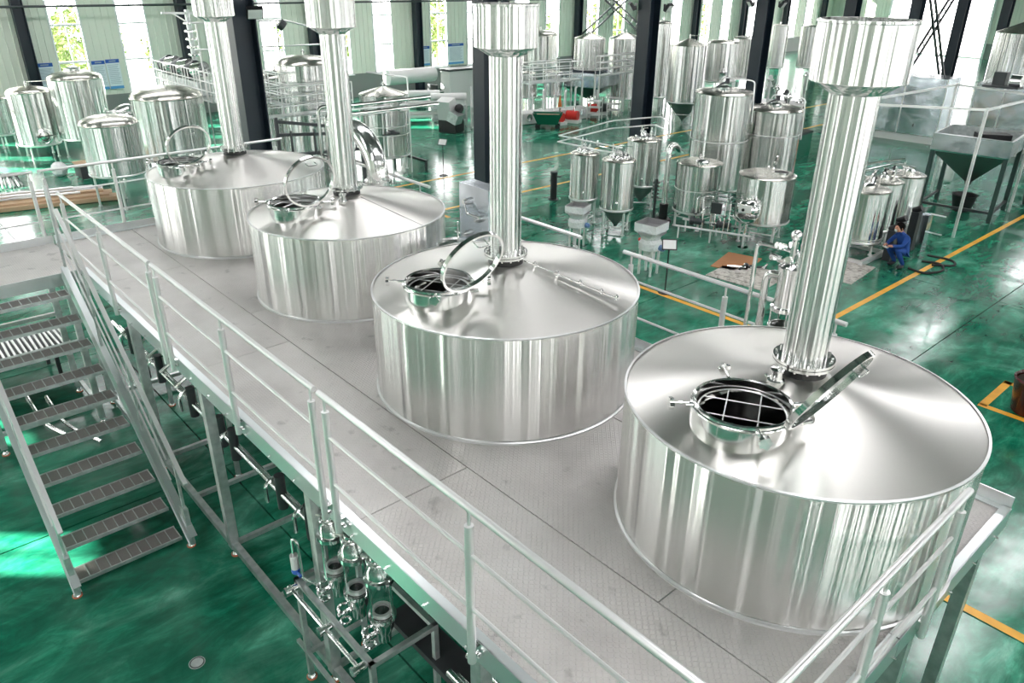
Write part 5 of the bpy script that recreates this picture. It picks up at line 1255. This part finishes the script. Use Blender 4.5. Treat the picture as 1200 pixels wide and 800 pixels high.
def add_chain(start, pts, rs):
    p = start
    for q, r_ in zip(pts, rs): V.append(q); Rr.append(r_); E_.append((p, len(V) - 1)); p = len(V) - 1
    return p
hands = []
for s_ in (-1, 1):
    add_chain(0, [(.06, .12 * s_, .40), (.42, .17 * s_, .52), (.22, .15 * s_, .26), (.10, .14 * s_, .08), (.24, .16 * s_, .045)], [.11, .075, .062, .045, .045])
    h_ = add_chain(2, [(.18, .17 * s_, .80), (.34, .22 * s_, .62), (.52, .10 * s_, .60), (.57, .07 * s_, .60)], [.075, .052, .038, .03])
    hands.append(V[h_])
    for k in range(4): add_chain(h_, [(.60, (.07 - .016 + .012 * k) * s_, .60 + .008 * (k - 1.5)), (.635 - .006 * abs(k - 1.5), (.045 + .012 * k) * s_, .59 + .01 * (k - 1.5)), (.645 - .008 * abs(k - 1.5), (.03 + .010 * k) * s_, .575)], [.010, .009, .008])
    add_chain(h_ - 0, [(.575, .035 * s_, .615), (.60, .015 * s_, .615)], [.011, .009])
bd = skin_body('body', V, E_, Rr, [M_OVERALL, M_SKIN, M_SHOE], wk)
for p in bd.data.polygons:
    c = p.center
    p.material_index = 1 if (c.x > .535 and c.z > .5) or (c.z > .935) else (2 if c.z < .095 else 0)
hc = Vector((.335, 0, 1.035))
hm = MB().sphere(hc + Vector((-.022, 0, .03)), .112, 18, 12, (1, .92, 1)); 
hm.v = [v for v in hm.v]; hair = hm.build('hair', M_HAIR, wk)
fm = MB().sphere(hc + Vector((.035, 0, -.012)), .088, 18, 12, (.95, .86, 1.12)).lathe([(.001, .03), (.012, 0), (.016, -.02)], 8, hc + Vector((.118, 0, .0))).build('face', M_SKIN, wk)
for s_ in (-1, 1):
    MB().sphere(hc + Vector((.105, .032 * s_, .02)), .010, 8, 6).build('eye', M_BLACK, fm)
    MB().sphere(hc + Vector((.0, .098 * s_, -.005)), .022, 8, 6, (.6, .4, 1)).build('ear', M_SKIN, fm)
MB().lathe([(.045, 0), (.04, .02), (.02, .035), (.002, .038)], 12, hc + Vector((.088, 0, -.05)), Vector((1, 0, -.35)).to_track_quat('Z', 'Y').to_matrix()).build('face_mask', M_MASK, wk)
MB().lathe([(.06, .0), (.075, .03), (.07, .05)], 16, (.245, 0, .90), Matrix.Rotation(.6, 3, 'Y')).build('collar', M_OVERALL, wk)
for s_ in (-1, 1): MB().sphere((.20, .155 * s_, .045), .06, 12, 8, (1.9, .85, .75)).build('shoe', M_SHOE, wk)
t = thing('hand_tool', 'small white tool held in the crouching person hands', 'tool', (0, 0, 0)); ca, sa = -.42 / .993, -.9 / .993
t.location = (-7.12 + ca * .62, 19.62 + sa * .62, .565); t.rotation_euler = (0, 0, math.atan2(sa, ca)); MB().box((0, 0, 0), (.05, .14, .03)).cyl((0, -.1, 0), (0, -.06, 0), .02, 8).build('tool_body', M_WHITE, t, smooth=False)
